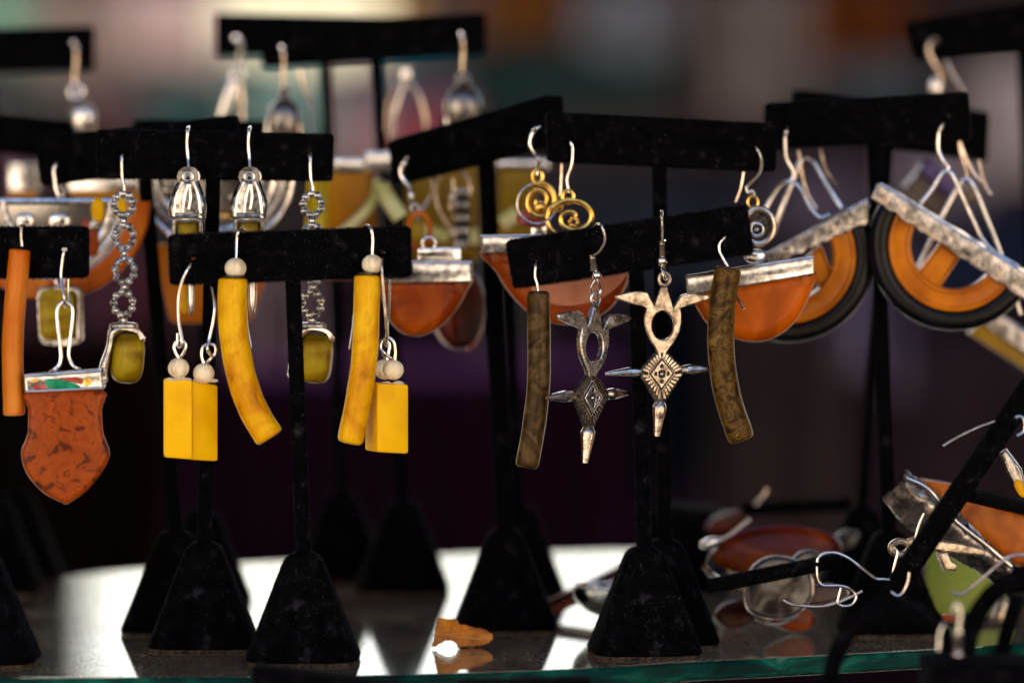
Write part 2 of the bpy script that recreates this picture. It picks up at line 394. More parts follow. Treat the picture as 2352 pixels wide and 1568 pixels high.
def cloth(u0, v0, u1, v1, d, amp, waves, seed):
    """hanging cloth with folds and thickness"""
    rnd = random.Random(seed); ph = rnd.random() * 6; V, F = [], []; n = 36
    a, b = P(u0, v0, d), P(u1, v1, d)
    for side in (0, 1):
        for j in range(5):
            z = a.z + (b.z - a.z) * j / 4
            for i in range(n + 1):
                t = i / n; y = d + amp * math.sin(ph + t * waves * 6.28 + 0.4 * math.sin(j + ph)) * (0.5 + 0.15 * j) + side * 0.012
                V.append(Vector((a.x + (b.x - a.x) * t, y, z + (0.03 * amp / 0.05) * math.sin(5 * t + ph) * (j == 4))))
    m = n + 1
    for side in (0, 1):
        o = side * 5 * m
        for j in range(4):
            for i in range(n):
                q = [o + j * m + i, o + j * m + i + 1, o + (j + 1) * m + i + 1, o + (j + 1) * m + i]
                F.append(q if side == 0 else q[::-1])
    for i in range(n):
        F.append([i, i + 5 * m, i + 1 + 5 * m, i + 1]); q = 4 * m + i; F.append([q, q + 1, q + 1 + 5 * m, q + 5 * m])
    for j in range(4):
        q = j * m; F.append([q, q + m, q + m + 5 * m, q + 5 * m]); q += n; F.append([q, q + 5 * m, q + m + 5 * m, q + m])
    return V, F
# far buildings
def building(label, u0, u1, vtop, d, rgb, seed, wcol=(30, 30, 34)):
    a, b = P(u0, vtop, d), P(u1, vtop, d)
    t = Thing('building', label, 'building', ((a.x + b.x) / 2, d, -1.1))
    t.part('wall', box(((a.x + b.x) / 2, d + 2, (a.z - 1.1) / 2), (b.x - a.x) / 2, 2, (a.z + 1.1) / 2), paint('wall_paint', tuple(x * .8 for x in rgb)), smooth=False)
    t.part('roof', box(((a.x + b.x) / 2, d + 2, a.z + 0.06), (b.x - a.x) / 2 + 0.15, 2.15, 0.06), paint('roof_paint', (60, 45, 40)), smooth=False)
    z = 1.6; wm = paint('window_paint', wcol)
    while z + 1.0 < a.z:
        x = a.x + 0.6
        while x + 0.8 < b.x:
            w = t.part('window', box((x + 0.4, d - 0.02, z + 0.5), 0.4, 0.03, 0.5), wm, smooth=False)
            t.part('sill', box((x + 0.4, d - 0.06, z - 0.04), 0.46, 0.07, 0.03), paint('sill_paint', (120, 110, 100)), parent=w, smooth=False)
            x += 1.6
        z += 1.9
    return t
def behind():  # unseen wall added as warm fill light and for metal reflections
    t = Thing('building', 'unseen cream wall added behind the viewer for warm fill light and reflections', 'building', (0, -4.5, -1.1))
    t.part('wall', box((0, -6.5, 0.45), 14, 2, 1.55), mat('fill_wall', [(0.35, (0.52, 0.43, 0.32)), (0.65, (0.68, 0.58, 0.46))], scale=1.2, rough=.9), smooth=False)
    t.part('roof', box((0, -6.5, 2.06), 14.2, 2.2, 0.06), mat('fill_wall_roof', [(0.4, (0.03, 0.025, 0.02)), (0.6, (0.06, 0.05, 0.04))], scale=2, rough=.9), smooth=False)
    wm = mat('reflection_panel', [(0.4, (0.01, 0.009, 0.008)), (0.6, (0.035, 0.03, 0.026))], scale=2, rough=.9, spec=0)
    for i in range(5):  # dark panels added to break up the wall's reflection
        w = t.part('window', box((-12 + i * 6, -4.46, 0.25), 0.95, 0.04, 1.15), wm, smooth=False)
        t.part('sill', box((-12 + i * 6, -4.42, -0.46), 1.0, 0.08, 0.05), mat('fill_wall_sill', [(0.5, (0.3, 0.27, 0.23))], rough=.8), parent=w, smooth=False)
behind()
def add_sun_blocker():  # unseen cover added to keep direct sun off the shelf
    t = Thing('sun_blocker', 'unseen added awning over the jewellery stall', 'sun_blocker', (0, 1.2, 1.0))
    V, F = [], []
    for s_ in (0, 1):
        for j in range(9):
            for i in range(13):
                x = -1.6 + 3.2 * i / 12; y = 0.35 + 2.3 * j / 8
                V.append(Vector((x, y, 1.0 + 0.12 * (1 - abs(j - 4) / 4) - 0.015 * math.sin(i * math.pi / 3) ** 2 - s_ * .004)))
    for s_ in (0, 1):
        o = s_ * 117
        for j in range(8):
            for i in range(12):
                q = [o + j * 13 + i, o + j * 13 + i + 1, o + (j + 1) * 13 + i + 1, o + (j + 1) * 13 + i]; F.append(q if s_ == 0 else q[::-1])
    cm = mat('sun_blocker_canvas', [(0.4, (0.14, 0.11, 0.08)), (0.6, (0.22, 0.17, 0.12))], scale=3, rough=.9)
    t.part('canvas', (V, F), cm)
    for x in (-1.6, 1.6):  # unseen side panels added to block bright sky from the sides
        Vs, Fs = [], []
        for s_ in (0, 1):
            for i in range(25):
                for z in (-1.1, 0.0, 0.985): Vs.append(Vector((x + .02 * math.sin(i * 1.3) + s_ * .004, 0.36 + 2.25 * i / 24, z)))
        for s_ in (0, 1):
            for i in range(24):
                for k in range(2):
                    q = [s_ * 75 + i * 3 + k, s_ * 75 + i * 3 + k + 1, s_ * 75 + i * 3 + k + 4, s_ * 75 + i * 3 + k + 3]; Fs.append(q)
        t.part('side_sky_blocker', (Vs, Fs), cm)
    pm = mat('sun_blocker_pole_metal', [(0.5, (0.3, 0.3, 0.3))], rough=.4, metal=1)
    for x in (-1.55, 1.55):
        for y in (0.4, 2.6): t.part('pole', sweep([Vector((x, y, -1.1)), Vector((x, y, 1.0))], .015), pm)
add_sun_blocker()
building('low brown building blurred behind the top of the earring stands', 150, 1560, -45, 17, (66, 56, 54), 1)
building('tall dark brown building at the right edge, far out of focus', 1600, 3300, -1500, 18, (58, 44, 42), 2)
building('tall dark grey building at the left edge, far out of focus', -2600, 15, -1500, 18.5, (70, 66, 62), 3)
FAR = [  # u0 v0 u1 v1 d rgb label
 (-220, -60, 75, 128, 13, (150, 176, 162), 'pale green cloth at the top left corner'),
 (60, -45, 280, 175, 13.2, (168, 152, 146), 'beige grey cloth above the left bars'),
 (235, -45, 520, 150, 13.4, (200, 182, 182), 'pale pinkish grey cloth left of the tall double stand'),
 (490, -45, 880, 130, 13, (245, 236, 222), 'bright cream cloth above the tall double stand'),
 (860, -45, 960, 95, 13.3, (205, 175, 125), 'yellowish cloth beside the cream one'),
 (950, -45, 1110, 100, 13.1, (110, 90, 82), 'brown grey cloth at the top centre'),
 (1080, -45, 1290, 80, 13.4, (125, 72, 16), 'burnt orange cloth at the top centre'),
 (1335, -45, 1550, 118, 13.2, (128, 128, 136), 'pale grey cloth right of the top centre'),
 (1650, -50, 1850, 275, 13.2, (112, 103, 98), 'grey round backed garment right of the top centre'),
 (1850, -50, 2100, 150, 13.4, (92, 46, 20), 'rust coloured cloth near the right top bar'),
 (1560, -50, 1650, 200, 13.9, (88, 66, 56), 'narrow brown cloth between two grey ones'),
 (200, 120, 520, 185, 13.6, (128, 92, 78), 'brown cloth band beside the tall stand'),
 (290, 172, 500, 300, 13.2, (72, 108, 108), 'grey teal cloth between the top left stands'),
 (-100, 168, 215, 250, 13.5, (96, 100, 100), 'grey cloth under the top left bar'),
 (180, 240, 330, 330, 13.1, (122, 78, 82), 'dusty pink cloth above the left bars'),
 (540, 155, 745, 330, 13, (150, 172, 170), 'pale mint cloth behind the silver bell earring'),
 (775, 175, 862, 400, 12.8, (216, 196, 200), 'bright pink white cloth between two poles'),
 (872, 150, 1050, 225, 13.1, (26, 100, 116), 'teal cloth right of the tall pole'),
 (872, 222, 1060, 420, 13.3, (168, 100, 112), 'rose pink cloth right of the tall pole'),
 (1050, 120, 1560, 262, 13.5, (32, 54, 54), 'dark grey green cloth across the centre'),
 (1240, 255, 1700, 345, 13.6, (66, 52, 56), 'dark mauve cloth across the centre'),
 (1880, 150, 2120, 235, 13.2, (74, 86, 92), 'blue grey cloth above the right bars'),
 (2230, 150, 2480, 420, 13, (168, 158, 160), 'pale grey cloth at the right edge'),
 (2060, 330, 2240, 470, 13.3, (150, 140, 152), 'greyish lilac cloth behind the right stand'),
 (-100, 340, 90, 470, 13.1, (120, 86, 100), 'mauve cloth at the left edge'),
]
for i, (u0, v0, u1, v1, d, rgb, lab) in enumerate(FAR):
    single('hanging_cloth', cloth(u0, v0, u1, v1, d, 0.05, 3, i), paint('cloth_paint', rgb, thin=0.5 if sum(rgb) > 330 else 0), lab + ', out of focus', 'cloth', 'blurred cloths hanging on the far stalls')
MID = [
 (1230, 430, 1760, 640, 9.0, (34, 38, 48), 'dark slate cloth behind the front right bar'),
 (1790, 400, 1990, 520, 9.2, (92, 80, 96), 'dim mauve cloth behind the left wheel earring'),
 (2130, 480, 2500, 760, 9.0, (24, 30, 48), 'dark navy cloth behind the right wheel earring'),
 (1480, 630, 1660, 1120, 5.0, (13, 19, 30), 'narrow midnight blue cloth between the cross earrings'),
 (1640, 640, 1975, 1300, 4.6, (50, 42, 42), 'dark brown grey cloth right of the marbled bar earring'),
 (1945, 600, 2110, 880, 4.4, (88, 80, 104), 'soft lilac cloth between the two wheel earrings'),
 (2040, 780, 2500, 1400, 4.8, (46, 36, 42), 'dark plum brown cloth at the lower right'),
 (1090, 620, 1260, 840, 4.8, (66, 62, 66), 'small grey cloth behind the centre poles'),
 (560, 610, 720, 860, 4.0, (125, 104, 110), 'dusty rose cloth behind the yellow bar earring'),
 (255, 600, 390, 1040, 4.2, (84, 44, 56), 'dark rose cloth left of the yellow blocks'),
 (720, 600, 960, 830, 4.3, (40, 27, 38), 'dim plum cloth behind the pale beads'),
 (-200, 480, 260, 760, 4.6, (60, 42, 52), 'dim mauve cloth behind the left stones'),
]
for i, (u0, v0, u1, v1, d, rgb, lab) in enumerate(MID):
    single('draped_cloth', cloth(u0, v0, u1, v1, d, 0.03, 2.5, 50 + i), paint('cloth_paint', rgb), lab + ', out of focus', 'cloth', 'blurred cloths draped on the near stalls')
def stall(u0, v0, u1, v1, d, rgb, label):
    a, b = P(u0, v0, d), P(u1, v1, d)
    t = Thing('market_table', label, 'table', ((a.x + b.x) / 2, d, -1.1))
    t.part('tablecloth', cloth(u0, v0, u1, v1, d, 0.02, 7, int(u0) % 97), paint('tablecloth_paint', rgb))
    t.part('table_top', box(((a.x + b.x) / 2, d + 0.4, a.z - 0.03), (b.x - a.x) / 2 - 0.01, 0.36, 0.012), paint('table_paint', rgb), smooth=False)
    for sx in (-1, 1):
        t.part('leg', box(((a.x + b.x) / 2 + sx * ((b.x - a.x) / 2 - 0.05), d + 0.6, (a.z - 1.15) / 2), 0.02, 0.02, (a.z - 0.05 + 1.1) / 2 - 0.0), paint('table_leg_paint', (40, 30, 28)), smooth=False)
stall(-300, 700, 2700, 1750, 5.6, (24, 13, 23), 'long table under a dark plum cloth, out of focus behind the glass shelf')
stall(-500, 760, 400, 1800, 3.2, (20, 11, 13), 'table under a blackish brown cloth, blurred behind the amber shield earring')
stall(400, 860, 1490, 1800, 3.0, (27, 12, 31), 'table under a dark aubergine cloth, blurred behind the yellow blocks')
# under the shelf: dark counter
setting('counter', box((0.05, 1.35, -0.36), 0.9, 0.32, 0.02), mat('dark_counter', [(0.4, (0.004, 0.003, 0.004)), (0.6, (0.010, 0.007, 0.008))], scale=20, rough=0.8))

# ------------------------------------------------------------------ the glass shelf
def shelf():
    front = [(-700, 1560), (0, 1555), (784, 1550), (1300, 1535), (1568, 1519), (1800, 1508), (2050, 1494), (2352, 1475), (2900, 1420)]
    back = [(2300, 1262), (1417, 1267), (1074, 1275), (650, 1292), (320, 1309), (100, 1326), (-500, 1352)]
    fp = [P(u, v, dbase(v)) for u, v in front]; bp = [P(u, v, dbase(v)) for u, v in back]
    fp = catmull(fp, 8)
    th = 0.006; top = fp + bp; n = len(top)
    for q in top: q.z = 0
    t = Thing('glass_shelf', 'thick clear glass shelf with a teal green edge carrying the velvet stands', 'shelf', (0, 1.2, -th))
    V = [q.copy() for q in top] + [Vector((q.x, q.y, -th)) for q in top]
    F = [list(range(n)), list(range(2 * n - 1, n - 1, -1))] + [[i, i + n, (i + 1) % n + n, (i + 1) % n] for i in range(len(fp), n)]
    F += [[i, i + n, i + 1 + n, i + 1] for i in range(len(fp) - 1)] + [[len(fp) - 1, len(fp) - 1 + n, len(fp) + n, len(fp)]]
    t.part('pane', (V, F), GLASS, smooth=False)
    # chipped ground edge, a strip standing 0.4 mm proud of the pane
    rnd = random.Random(3); V, F = [], []
    prof = [(0.0, -0.0002), (0.0007, -0.0009), (0.0009, -0.003), (0.0007, -0.0052), (0.0, -0.0058)]
    for i, q in enumerate(fp):
        for a, z in prof: V.append(Vector((q.x, q.y - a - rnd.uniform(0, 0.00015), z)))
    m = len(prof)
    for i in range(len(fp) - 1):
        for k in range(m - 1): F.append([i * m + k, i * m + k + 1, (i + 1) * m + k + 1, (i + 1) * m + k])
        F.append([i * m + m - 1, i * m, (i + 1) * m, (i + 1) * m + m - 1])
    t.part('ground_edge', (V, F), GLASS_EDGE)
shelf()

# ------------------------------------------------------------------ velvet T stands
PX = K * 1.1                  # one picture unit at the front stand, in metres
def base_mesh():
    secs = [(0.0, 126), (4, 130), (10, 128), (213, 50), (226, 44), (236, 35), (242, 24), (245, 8)]
    V, F = [], []; m = 24
    for z, w in secs:
        e = 0.42
        for k in range(m):
            a = 2 * math.pi * k / m + math.pi / m
            c, s = math.cos(a), math.sin(a)
            V.append(Vector((math.copysign(abs(c) ** e, c) * w * PX, math.copysign(abs(s) ** e, s) * w * PX, z * PX + 0.0008)))
    for j in range(len(secs) - 1):
        for k in range(m): F.append([j * m + k, j * m + (k + 1) % m, (j + 1) * m + (k + 1) % m, (j + 1) * m + k])
    F.append(list(range(m))[::-1]); F.append([(len(secs) - 1) * m + k for k in range(m)])
    return V, F
BASE = base_mesh()
def felt_mesh():
    V, F = [], []; m = 24
    for z, w in ((0.0, 126), (0.5, 128), (6.2, 129), (6.4, 120)):
        for k in range(m):
            a = 2 * math.pi * k / m + math.pi / m; c, s = math.cos(a), math.sin(a)
            j = 1 + 0.006 * math.sin(k * 5.3)
            V.append(Vector((math.copysign(abs(c) ** .42, c) * w * PX * j, math.copysign(abs(s) ** .42, s) * w * PX * j, z * PX + 0.00003)))
    for j in range(3):
        for k in range(m): F.append([j * m + k, j * m + (k + 1) % m, (j + 1) * m + (k + 1) % m, (j + 1) * m + k])
    F.append(list(range(m))[::-1])
    return V, F
BASE_ME = [me('base', BASE, VELVET), me('base', BASE, VELVET_OLD)]
FELT_ME = me('felt_bottom', felt_mesh(), FELT)
def stand(label, quad, d, pole, bc, bv, yaw=0, byaw=0, holes=(), near=0, old=0, pw=17.5, dbar=None):
    """quad: bar corners TL TR BR BL in the picture; pole: (u_top, v_top); bc,bv: base centre and bottom row"""
    db = dbase(bv + 7) if dbar is None else dbar
    d = db
    o = P(bc, bv, db); o.z = 0
    t = Thing('earring_stand', label, 'stand', o, 'black velvet T shaped earring stands')
    s = 1.0
    for nm, meobj in (('base', BASE_ME[old]), ('felt_bottom', FELT_ME)):
        b = bpy.data.objects.new(nm, meobj); C.objects.link(b); b.parent = t.o; b.rotation_euler = (0, 0, R(byaw))
    cu = sum(q[0] for q in quad) / 4; cv = sum(q[1] for q in quad) / 4
    fr = Fr(cu, cv, d, yaw)
    hs = [ell(u, v, r, n=14) for u, v, r in holes]
    bar = plate(fr, rrect(quad, 11), 0.0085, 0.0011, hs, res=3)
    t.part('bar', bar, VELVET)
    top = P(pole[0], pole[1] - 20, d); bot = o + Vector((0, 0, 243 * PX))
    sec = [(math.cos(i * math.pi / 8), math.sin(i * math.pi / 8)) for i in range(16)]
    pl = sweep([top, top.lerp(bot, .3), top.lerp(bot, .7), bot], pw * PX, sec)
    t.part('pole', pl, VELVET_OLD if old else VELVET)
    if near:
        wb = ([Matrix.Rotation(R(byaw), 3, 'Z') @ v + o for v in BASE[0]], BASE[1])
        nap = join(fibres(bar, int(17000 * near), 0.0009, 0.00006, 1), fibres(pl, int(5000 * near), 0.0007, 0.00006, 2), fibres(wb, int(9000 * near), 0.0006, 0.00005, 3))
        t.part('nap', nap, NAP, smooth=False, kind='stuff')
        lint = join(fibres(bar, int(300 * near), 0.0016, 0.00002, 4, 0.6, True), fibres(wb, int(380 * near), 0.002, 0.00002, 5, 0.7, True), fibres(pl, int(60 * near), 0.001, 0.00003, 6, 0.7, True))
        t.part('lint', lint, LINT, smooth=False, kind='stuff')
    t.fr = fr; t.d = d; return t
S1 = stand('sharp black velvet T stand at the front carrying the yellow curved bars and blocks', [(390, 541), (941, 521), (944, 634), (393, 652)], 0, (672, 640), 697, 1508, yaw=3, near=1, holes=((445, 596, 8), (882, 578, 9.5)), old=1)
S2 = stand('tilted black velvet T stand at the front right carrying the two pewter cross earrings', [(1164, 554), (1713, 471), (1728, 582), (1182, 662)], 0, (1461, 622), 1480, 1492, yaw=-6, byaw=4, near=1, old=1, holes=((1232, 601, 7), (1670, 538, 7)))
S3 = stand('black velvet T stand at the left edge carrying the orange bar and amber shield', [(-300, 524), (202, 521), (202, 637), (-300, 640)], 0, (-40, 630), -42, 1512, yaw=0, near=0.6, holes=((147, 574, 6),))
S4 = stand('black velvet T stand behind the front left one, with two silver teardrop earrings', [(224, 299), (767, 308), (763, 416), (227, 410)], 0, (490, 405), 469, 1477, yaw=2, old=1, holes=((281, 352, 6), (712, 357, 6)), near=0.3)
S5 = stand('black velvet T stand whose left end shows left of the silver teardrop stand', [(82, 316), (549, 264), (552, 372), (95, 427)], 0, (330, 395), 403, 1440, yaw=-8)
S7 = stand('black velvet T stand hidden behind two others, its right end above the teardrop earrings', [(330, 276), (596, 272), (598, 372), (330, 376)], 0, (470, 370), 465, 1376, yaw=40)
S0 = stand('black velvet T stand at the left edge, second bar from the top', [(-330, 225), (182, 277), (184, 372), (-330, 325)], 0, (-60, 350), -10, 1352, yaw=3)
S8 = stand('tall black velvet T stand at the top left corner', [(-230, 72), (217, 60), (217, 162), (-230, 176)], 0, (-30, 165), 40, 1322, yaw=0)
S9 = stand('tall black velvet T stand, the rear one of the pair at the top, left pole', [(497, 32), (985, 40), (985, 124), (496, 130)], 0, (745, 125), 785, 1322, yaw=4)
S10 = stand('tall black velvet T stand, the front one of the pair at the top, right pole', [(602, 58), (1115, 30), (1117, 126), (604, 156)], 0, (862, 140), 925, 1350, yaw=-4)
S11 = stand('black velvet T stand turned sideways, a gold spiral at its right end', [(903, 320), (1276, 222), (1279, 335), (912, 423)], 0, (1116, 375), 1160, 1415, yaw=-38, pw=21, dbar=1.19)
S13 = stand('black velvet T stand hidden behind the sideways one, right of it at the foot', [(1028, 266), (1262, 246), (1262, 350), (1028, 362)], 0, (1150, 350), 1192, 1368, yaw=-45)
S12 = stand('black velvet T stand right of centre behind the cross earrings', [(1253, 259), (1782, 283), (1780, 395), (1258, 372)], 0, (1514, 380), 1527, 1441, yaw=6, near=0.3, holes=((1306, 322, 5), (1722, 337, 5)), dbar=1.15)
S14 = stand('black velvet T stand on the right carrying the two wheel earrings', [(1761, 237), (2220, 213), (2226, 322), (1762, 343)], 0, (2008, 335), 2043, 1402, yaw=-10, near=0.3, holes=((2173, 268, 8), (1811, 290, 6)), dbar=1.18)
S15 = stand('black velvet T stand crossing behind the wheel earring stand', [(1818, 208), (2275, 254), (2270, 371), (1820, 318)], 0, (2042, 340), 1980, 1372, yaw=20)
S16 = stand('large black velvet T stand at the top right corner', [(2090, 46), (2700, -45), (2705, 100), (2112, 140)], 0, (2352, 110), 2395, 1352, yaw=-18, pw=20)

# ------------------------------------------------------------------ front earrings
def E(label, u, v, d, group=None, name='earring'):
    t = Thing(name, label, 'earring', P(u, v, d), group); t.d = d; return t
SQ = [(math.copysign(abs(math.cos(a)) ** .88, math.cos(a)), math.copysign(abs(math.sin(a)) ** .88, math.sin(a))) for a in [math.pi * (2 * i + 1) / 24 for i in range(24)]]
def bow(label, d, line, w, m, hook, group, bead=None, up=(0, 1, 0), roll=0.0, tail=None):
    t = E(label, line[0][0], line[0][1], d, group)
    path = catmull([P(u, v, d + (x / 1000)) for u, v, x in line], 7)
    n = len(path); rad = []
    a, b, e, f = path[0], path[1], path[-2], path[-1]
    path = [a, a.lerp(b, .08), a.lerp(b, .25), a.lerp(b, .6)] + path[1:-1] + [f.lerp(e, .6), f.lerp(e, .25), f.lerp(e, .08), f]
    n = len(path)
    for i in range(n):
        k = {0: .55, 1: .76, 2: .9, 3: .98}.get(min(i, n - 1 - i), 1.0) * (1 + .008 * math.sin(i * .9))
        rad.append(w * 1.03 / 2 * K * d * k)
    c, s = math.cos(roll), math.sin(roll)
    sec = [(a * c - b * s, a * s + b * c) for a, b in SQ]
    t.part('curved_bar', sweep(path, rad, sec, up=up), m, angle=30)
    t.part('hook', W(d, hook), WIRE)
    if tail: t.part('hook_tail', W(d, tail), COPPERY)
    if bead:
        t.part('bead', ball(P(bead[0], bead[1], d), bead[2] * K * d, (1, 1, 0.95), 28, 18), CREAM)
        p0 = P(line[0][0], line[0][1] - 1, d)
        t.part('end_cap', sweep([p0, p0 + Vector((0, 0, 0.0006))], w * .40 * K * d, sec), OXIDE)
    return t
GB = 'curved bar earrings on the velvet stands'
D1 = S1.d - 0.0085
bow('honey yellow curved bar with a cream bead, left one of the front stand, swinging right', D1, [(535, 638, 0), (534, 700, 0), (538, 770, 0), (549, 840, 0), (567, 905, 0), (591, 958, 0), (621, 1006, 0)], 64, HONEY,
    [(562, 528, 9), (556, 525, 4), (548, 531, 0), (544, 548, 0), (543, 575, 0), (542, 600, 0)], GB, (541, 616, 25), roll=0.35, tail=[(566, 640, 6), (566, 700, 5), (569, 750, 4), (577, 798, 3)])
bow('honey yellow curved bar with a cream bead, right one of the front stand, swinging left', D1, [(843, 631, 0), (842, 700, 0), (838, 810, 0), (824, 915, 0), (803, 1018, 0)], 58, HONEY,
    [(838, 521, 7), (844, 518, 3), (852, 526, 0), (856, 548, 0), (855, 575, 0), (855, 595, 0)], GB, (855, 607, 24), roll=-0.3, tail=[(813, 720, 6), (810, 755, 5), (803, 802, 4)])
D2 = S2.d - 0.008
bow('smoky grey brown curved bar, left end of the tilted front stand', D2, [(1236, 668, 0), (1238, 780, 0), (1237, 880, 0), (1226, 980, 0), (1209, 1074, 0)], 52, SMOKY,
    [(1232, 602, 2), (1230, 612, 0), (1229, 635, 0), (1234, 652, 0), (1236, 668, 0)], GB, roll=0.2)
bow('marbled olive brown curved bar, right end of the tilted front stand', D2, [(1674, 614, 0), (1659, 700, 0), (1656, 800, 0), (1670, 905, 0), (1704, 1012, 0)], 60, TORTOISE,
    [(1676, 537, 3), (1665, 545, 0), (1653, 560, 0), (1652, 575, 0), (1660, 592, 0), (1672, 612, 0)], GB, roll=0.3, tail=[(1690, 680, 5), (1698, 692, 4), (1709, 709, 3)])
D3 = S3.d - 0.0085
bow('orange translucent curved bar at the left edge', D3, [(46, 572, 0), (40, 640, 0), (33, 720, 0), (29, 800, 0), (31, 900, 0), (33, 954, 0)], 47, ORANGE,
    [(56, 522, 8), (51, 514, 3), (49, 522, 0), (48, 540, 0), (50, 566, 0)], GB, roll=0.35)

# amber shield
t = E('amber orange shield pendant with a silver cap and green inlay at the left', 148, 574, D3)
fr = Fr(150, 1000, D3, 4)
body = smooth2([(65, 893), (66, 940), (66, 985), (60, 1010), (50, 1038), (62, 1085), (100, 1130), (140, 1152), (152, 1157), (164, 1151), (200, 1125), (236, 1080), (252, 1042), (243, 1012), (236, 990), (233, 940), (232, 893)], 3)
t.part('shield', plate(fr, body, 0.006, 0.0019, res=4), AMBER_SWIRL)
cap = t.part('cap', plate(fr, rrect([(58, 858), (234, 846), (238, 890), (60, 899)], 5), 0.0105, 0.0008), SILVER)
t.part('rim', sweep([fr.pt(60, 861, .0056), fr.pt(234, 849, .0056)], 4 * K * D3), WIRE, parent=cap)
t.part('rim', sweep([fr.pt(62, 897, .0054), fr.pt(236, 889, .0054)], 3 * K * D3), WIRE, parent=cap)
t.part('end_rim', torus(fr.pt(236, 868, .0015), 0.0028, 0.0006, Vector((0, 1, 0)), Vector((0, 0, 1)), 0.0027), SILVER, parent=cap)
t.part('patch', plate(fr, smooth2([(107, 874), (118, 868), (150, 871), (185, 884), (178, 890), (145, 891), (115, 887)]), .0008, .0003, z=.0053), GREEN, parent=cap, label='green oval inlay')  # green, red and gold patches raised on the cap face
t.part('patch', plate(fr, smooth2([(136, 867), (170, 864), (192, 868), (190, 880), (170, 876)]), .0006, .0002, z=.0052), RED_GLOSS, parent=cap, label='red inlay')
t.part('patch', plate(fr, smooth2([(76, 888), (90, 880), (104, 880), (108, 890), (90, 893)]), .0006, .0002, z=.0052), RED_GLOSS, parent=cap, label='red inlay at the left')
t.part('patch', plate(fr, smooth2([(70, 872), (84, 868), (92, 872), (80, 877)]), .0006, .0002, z=.0052), GOLD, parent=cap, label='gold fleck')
t.part('patch', plate(fr, smooth2([(192, 870), (208, 866), (212, 878), (198, 886)]), .0006, .0002, z=.0052), GOLD, parent=cap, label='gold fleck')
t.part('bail', W(D3, [(116, 854, 1), (129, 846), (138, 832), (140, 815), (137, 785), (133, 750), (131, 715), (137, 700), (149, 692), (161, 699), (167, 712), (165, 745), (160, 785), (158, 815), (164, 833), (172, 843), (184, 850, 1)], 4.6), WIRE)
t.part('hook', W(D3, [(151, 575, 3), (147, 578, 0), (143, 600, 0), (140, 635, 0), (143, 660, -1), (147, 682, -2), (149, 700, -1), (151, 703, 1), (151, 690, 3)], 3.4), WIRE)
t.part('hook_tail', W(D3, [(157, 640, 8), (157, 670, 8), (158, 694, 7)], 2.8), COPPERY)
t.part('glue_drop', ball(P(148, 573, D3 - .0005), 7 * K * D3, (1, .6, .7)), GLUE)

# yellow blocks
def block(label, bu, bv, d, fu, fw, ftop, fbot, yaw, depth, hook, loop, slant=0):
    t = E(label, hook[0][0], hook[0][1], d, 'yellow block earrings hanging from the front stand')
    s = K * d; a = R(yaw); w = fw / math.cos(a) * s; ax = Vector((math.cos(a), math.sin(a), 0)); ay = Vector((-math.sin(a), math.cos(a), 0))
    o = P(fu, (ftop + fbot) / 2, d); hz = (fbot - ftop) / 2 * s
    c = o + ax * w / 2 + ay * depth * s / 2
    M = Matrix((ax, ay, Vector((0, 0, 1)))).transposed()
    V, F = box((0, 0, 0), w / 2, depth * s / 2, hz, None, 0.0009)
    for v in V:                       # hand cut: ends slightly off square
        if v.z > 0: v.z -= slant * s * (v.x / w + .5)
        else: v.z -= 6 * s * (v.x / w + .5) * (1 if yaw >= 0 else -.3)
    t.part('block', ([M @ v + c for v in V], F), YELLOW, angle=20)
    t.part('bead', ball(P(bu, bv, d + depth * s * .45), 24.5 * s, (1, 1, 0.96), 28, 18), CREAM)
    rnd = random.Random(int(bu)); gl = []
    for k in range(7): gl.append(ball(P(bu + rnd.uniform(-22, 24), ftop + 1 + rnd.uniform(-3, 2), d + depth * s * .4), rnd.uniform(5, 9) * s, (1.3, 1, .6), 10, 6))
    t.part('glue', join(*gl), GLUE)
    t.part('loop', W(d + depth * s * .45, loop, 4.2), WIRE)
    t.part('hook', W(d, hook, 3.6), WIRE)
    return t
block('yellow block with a cream bead, leftmost of the left pair, lit front face', 410, 845, D1 - .001, 376, 65, 869, 1050, 6, 22,
      [(450, 598, 8), (441, 603, 2), (430, 620, 0), (417, 650, 0), (410, 690, 0), (411, 740, 0), (418, 783, -1), (413, 796, 0), (408, 790, 1), (408, 765, 1)],
      [(411, 824, 0), (402, 806, 0), (400, 795, 0), (406, 784, 0), (417, 781, 0), (426, 790, 0), (424, 805, 0), (413, 822, 1)], 2)
block('yellow block with a cream bead turned into shade, right one of the left pair', 468, 857, D1 + .0022, 442, 56, 874, 1056, 38, 22,
      [(482, 640, 4), (489, 670, 2), (493, 705, 0), (489, 740, 0), (481, 775, 0), (476, 800, -1), (482, 812, 0), (489, 820, 1)],
      [(468, 836, 0), (463, 815, 0), (466, 798, 0), (477, 790, 0), (492, 792, 0), (496, 805, 0), (488, 820, 0), (473, 834, 1)], 12)
block('bright yellow block with a cream bead, front one of the right pair', 903, 849, D1 + .001, 866, 72, 880, 1038, 24, 78,
      [(884, 582, 8), (880, 590, 1), (877, 612, -3), (880, 660, -3), (885, 715, -3), (889, 765, -1), (887, 782, 0), (882, 790, 1)],
      [(907, 828, 0), (908, 805, 0), (904, 785, 0), (892, 775, 0), (878, 782, 0), (874, 798, 0), (882, 810, 0), (900, 824, 1)], 4)
block('yellow block with a cream bead, hidden behind the front one of the right pair', 884, 848, D1 + .019, 858, 60, 882, 1020, 20, 60,
      [(895, 640, -6), (894, 700, -3), (890, 750, 0), (886, 786, 0), (890, 795, 1)],
      [(889, 828, 0), (893, 808, 0), (895, 790, 0), (884, 780, 0), (874, 792, 0), (878, 808, 0), (886, 824, 1)], 4)

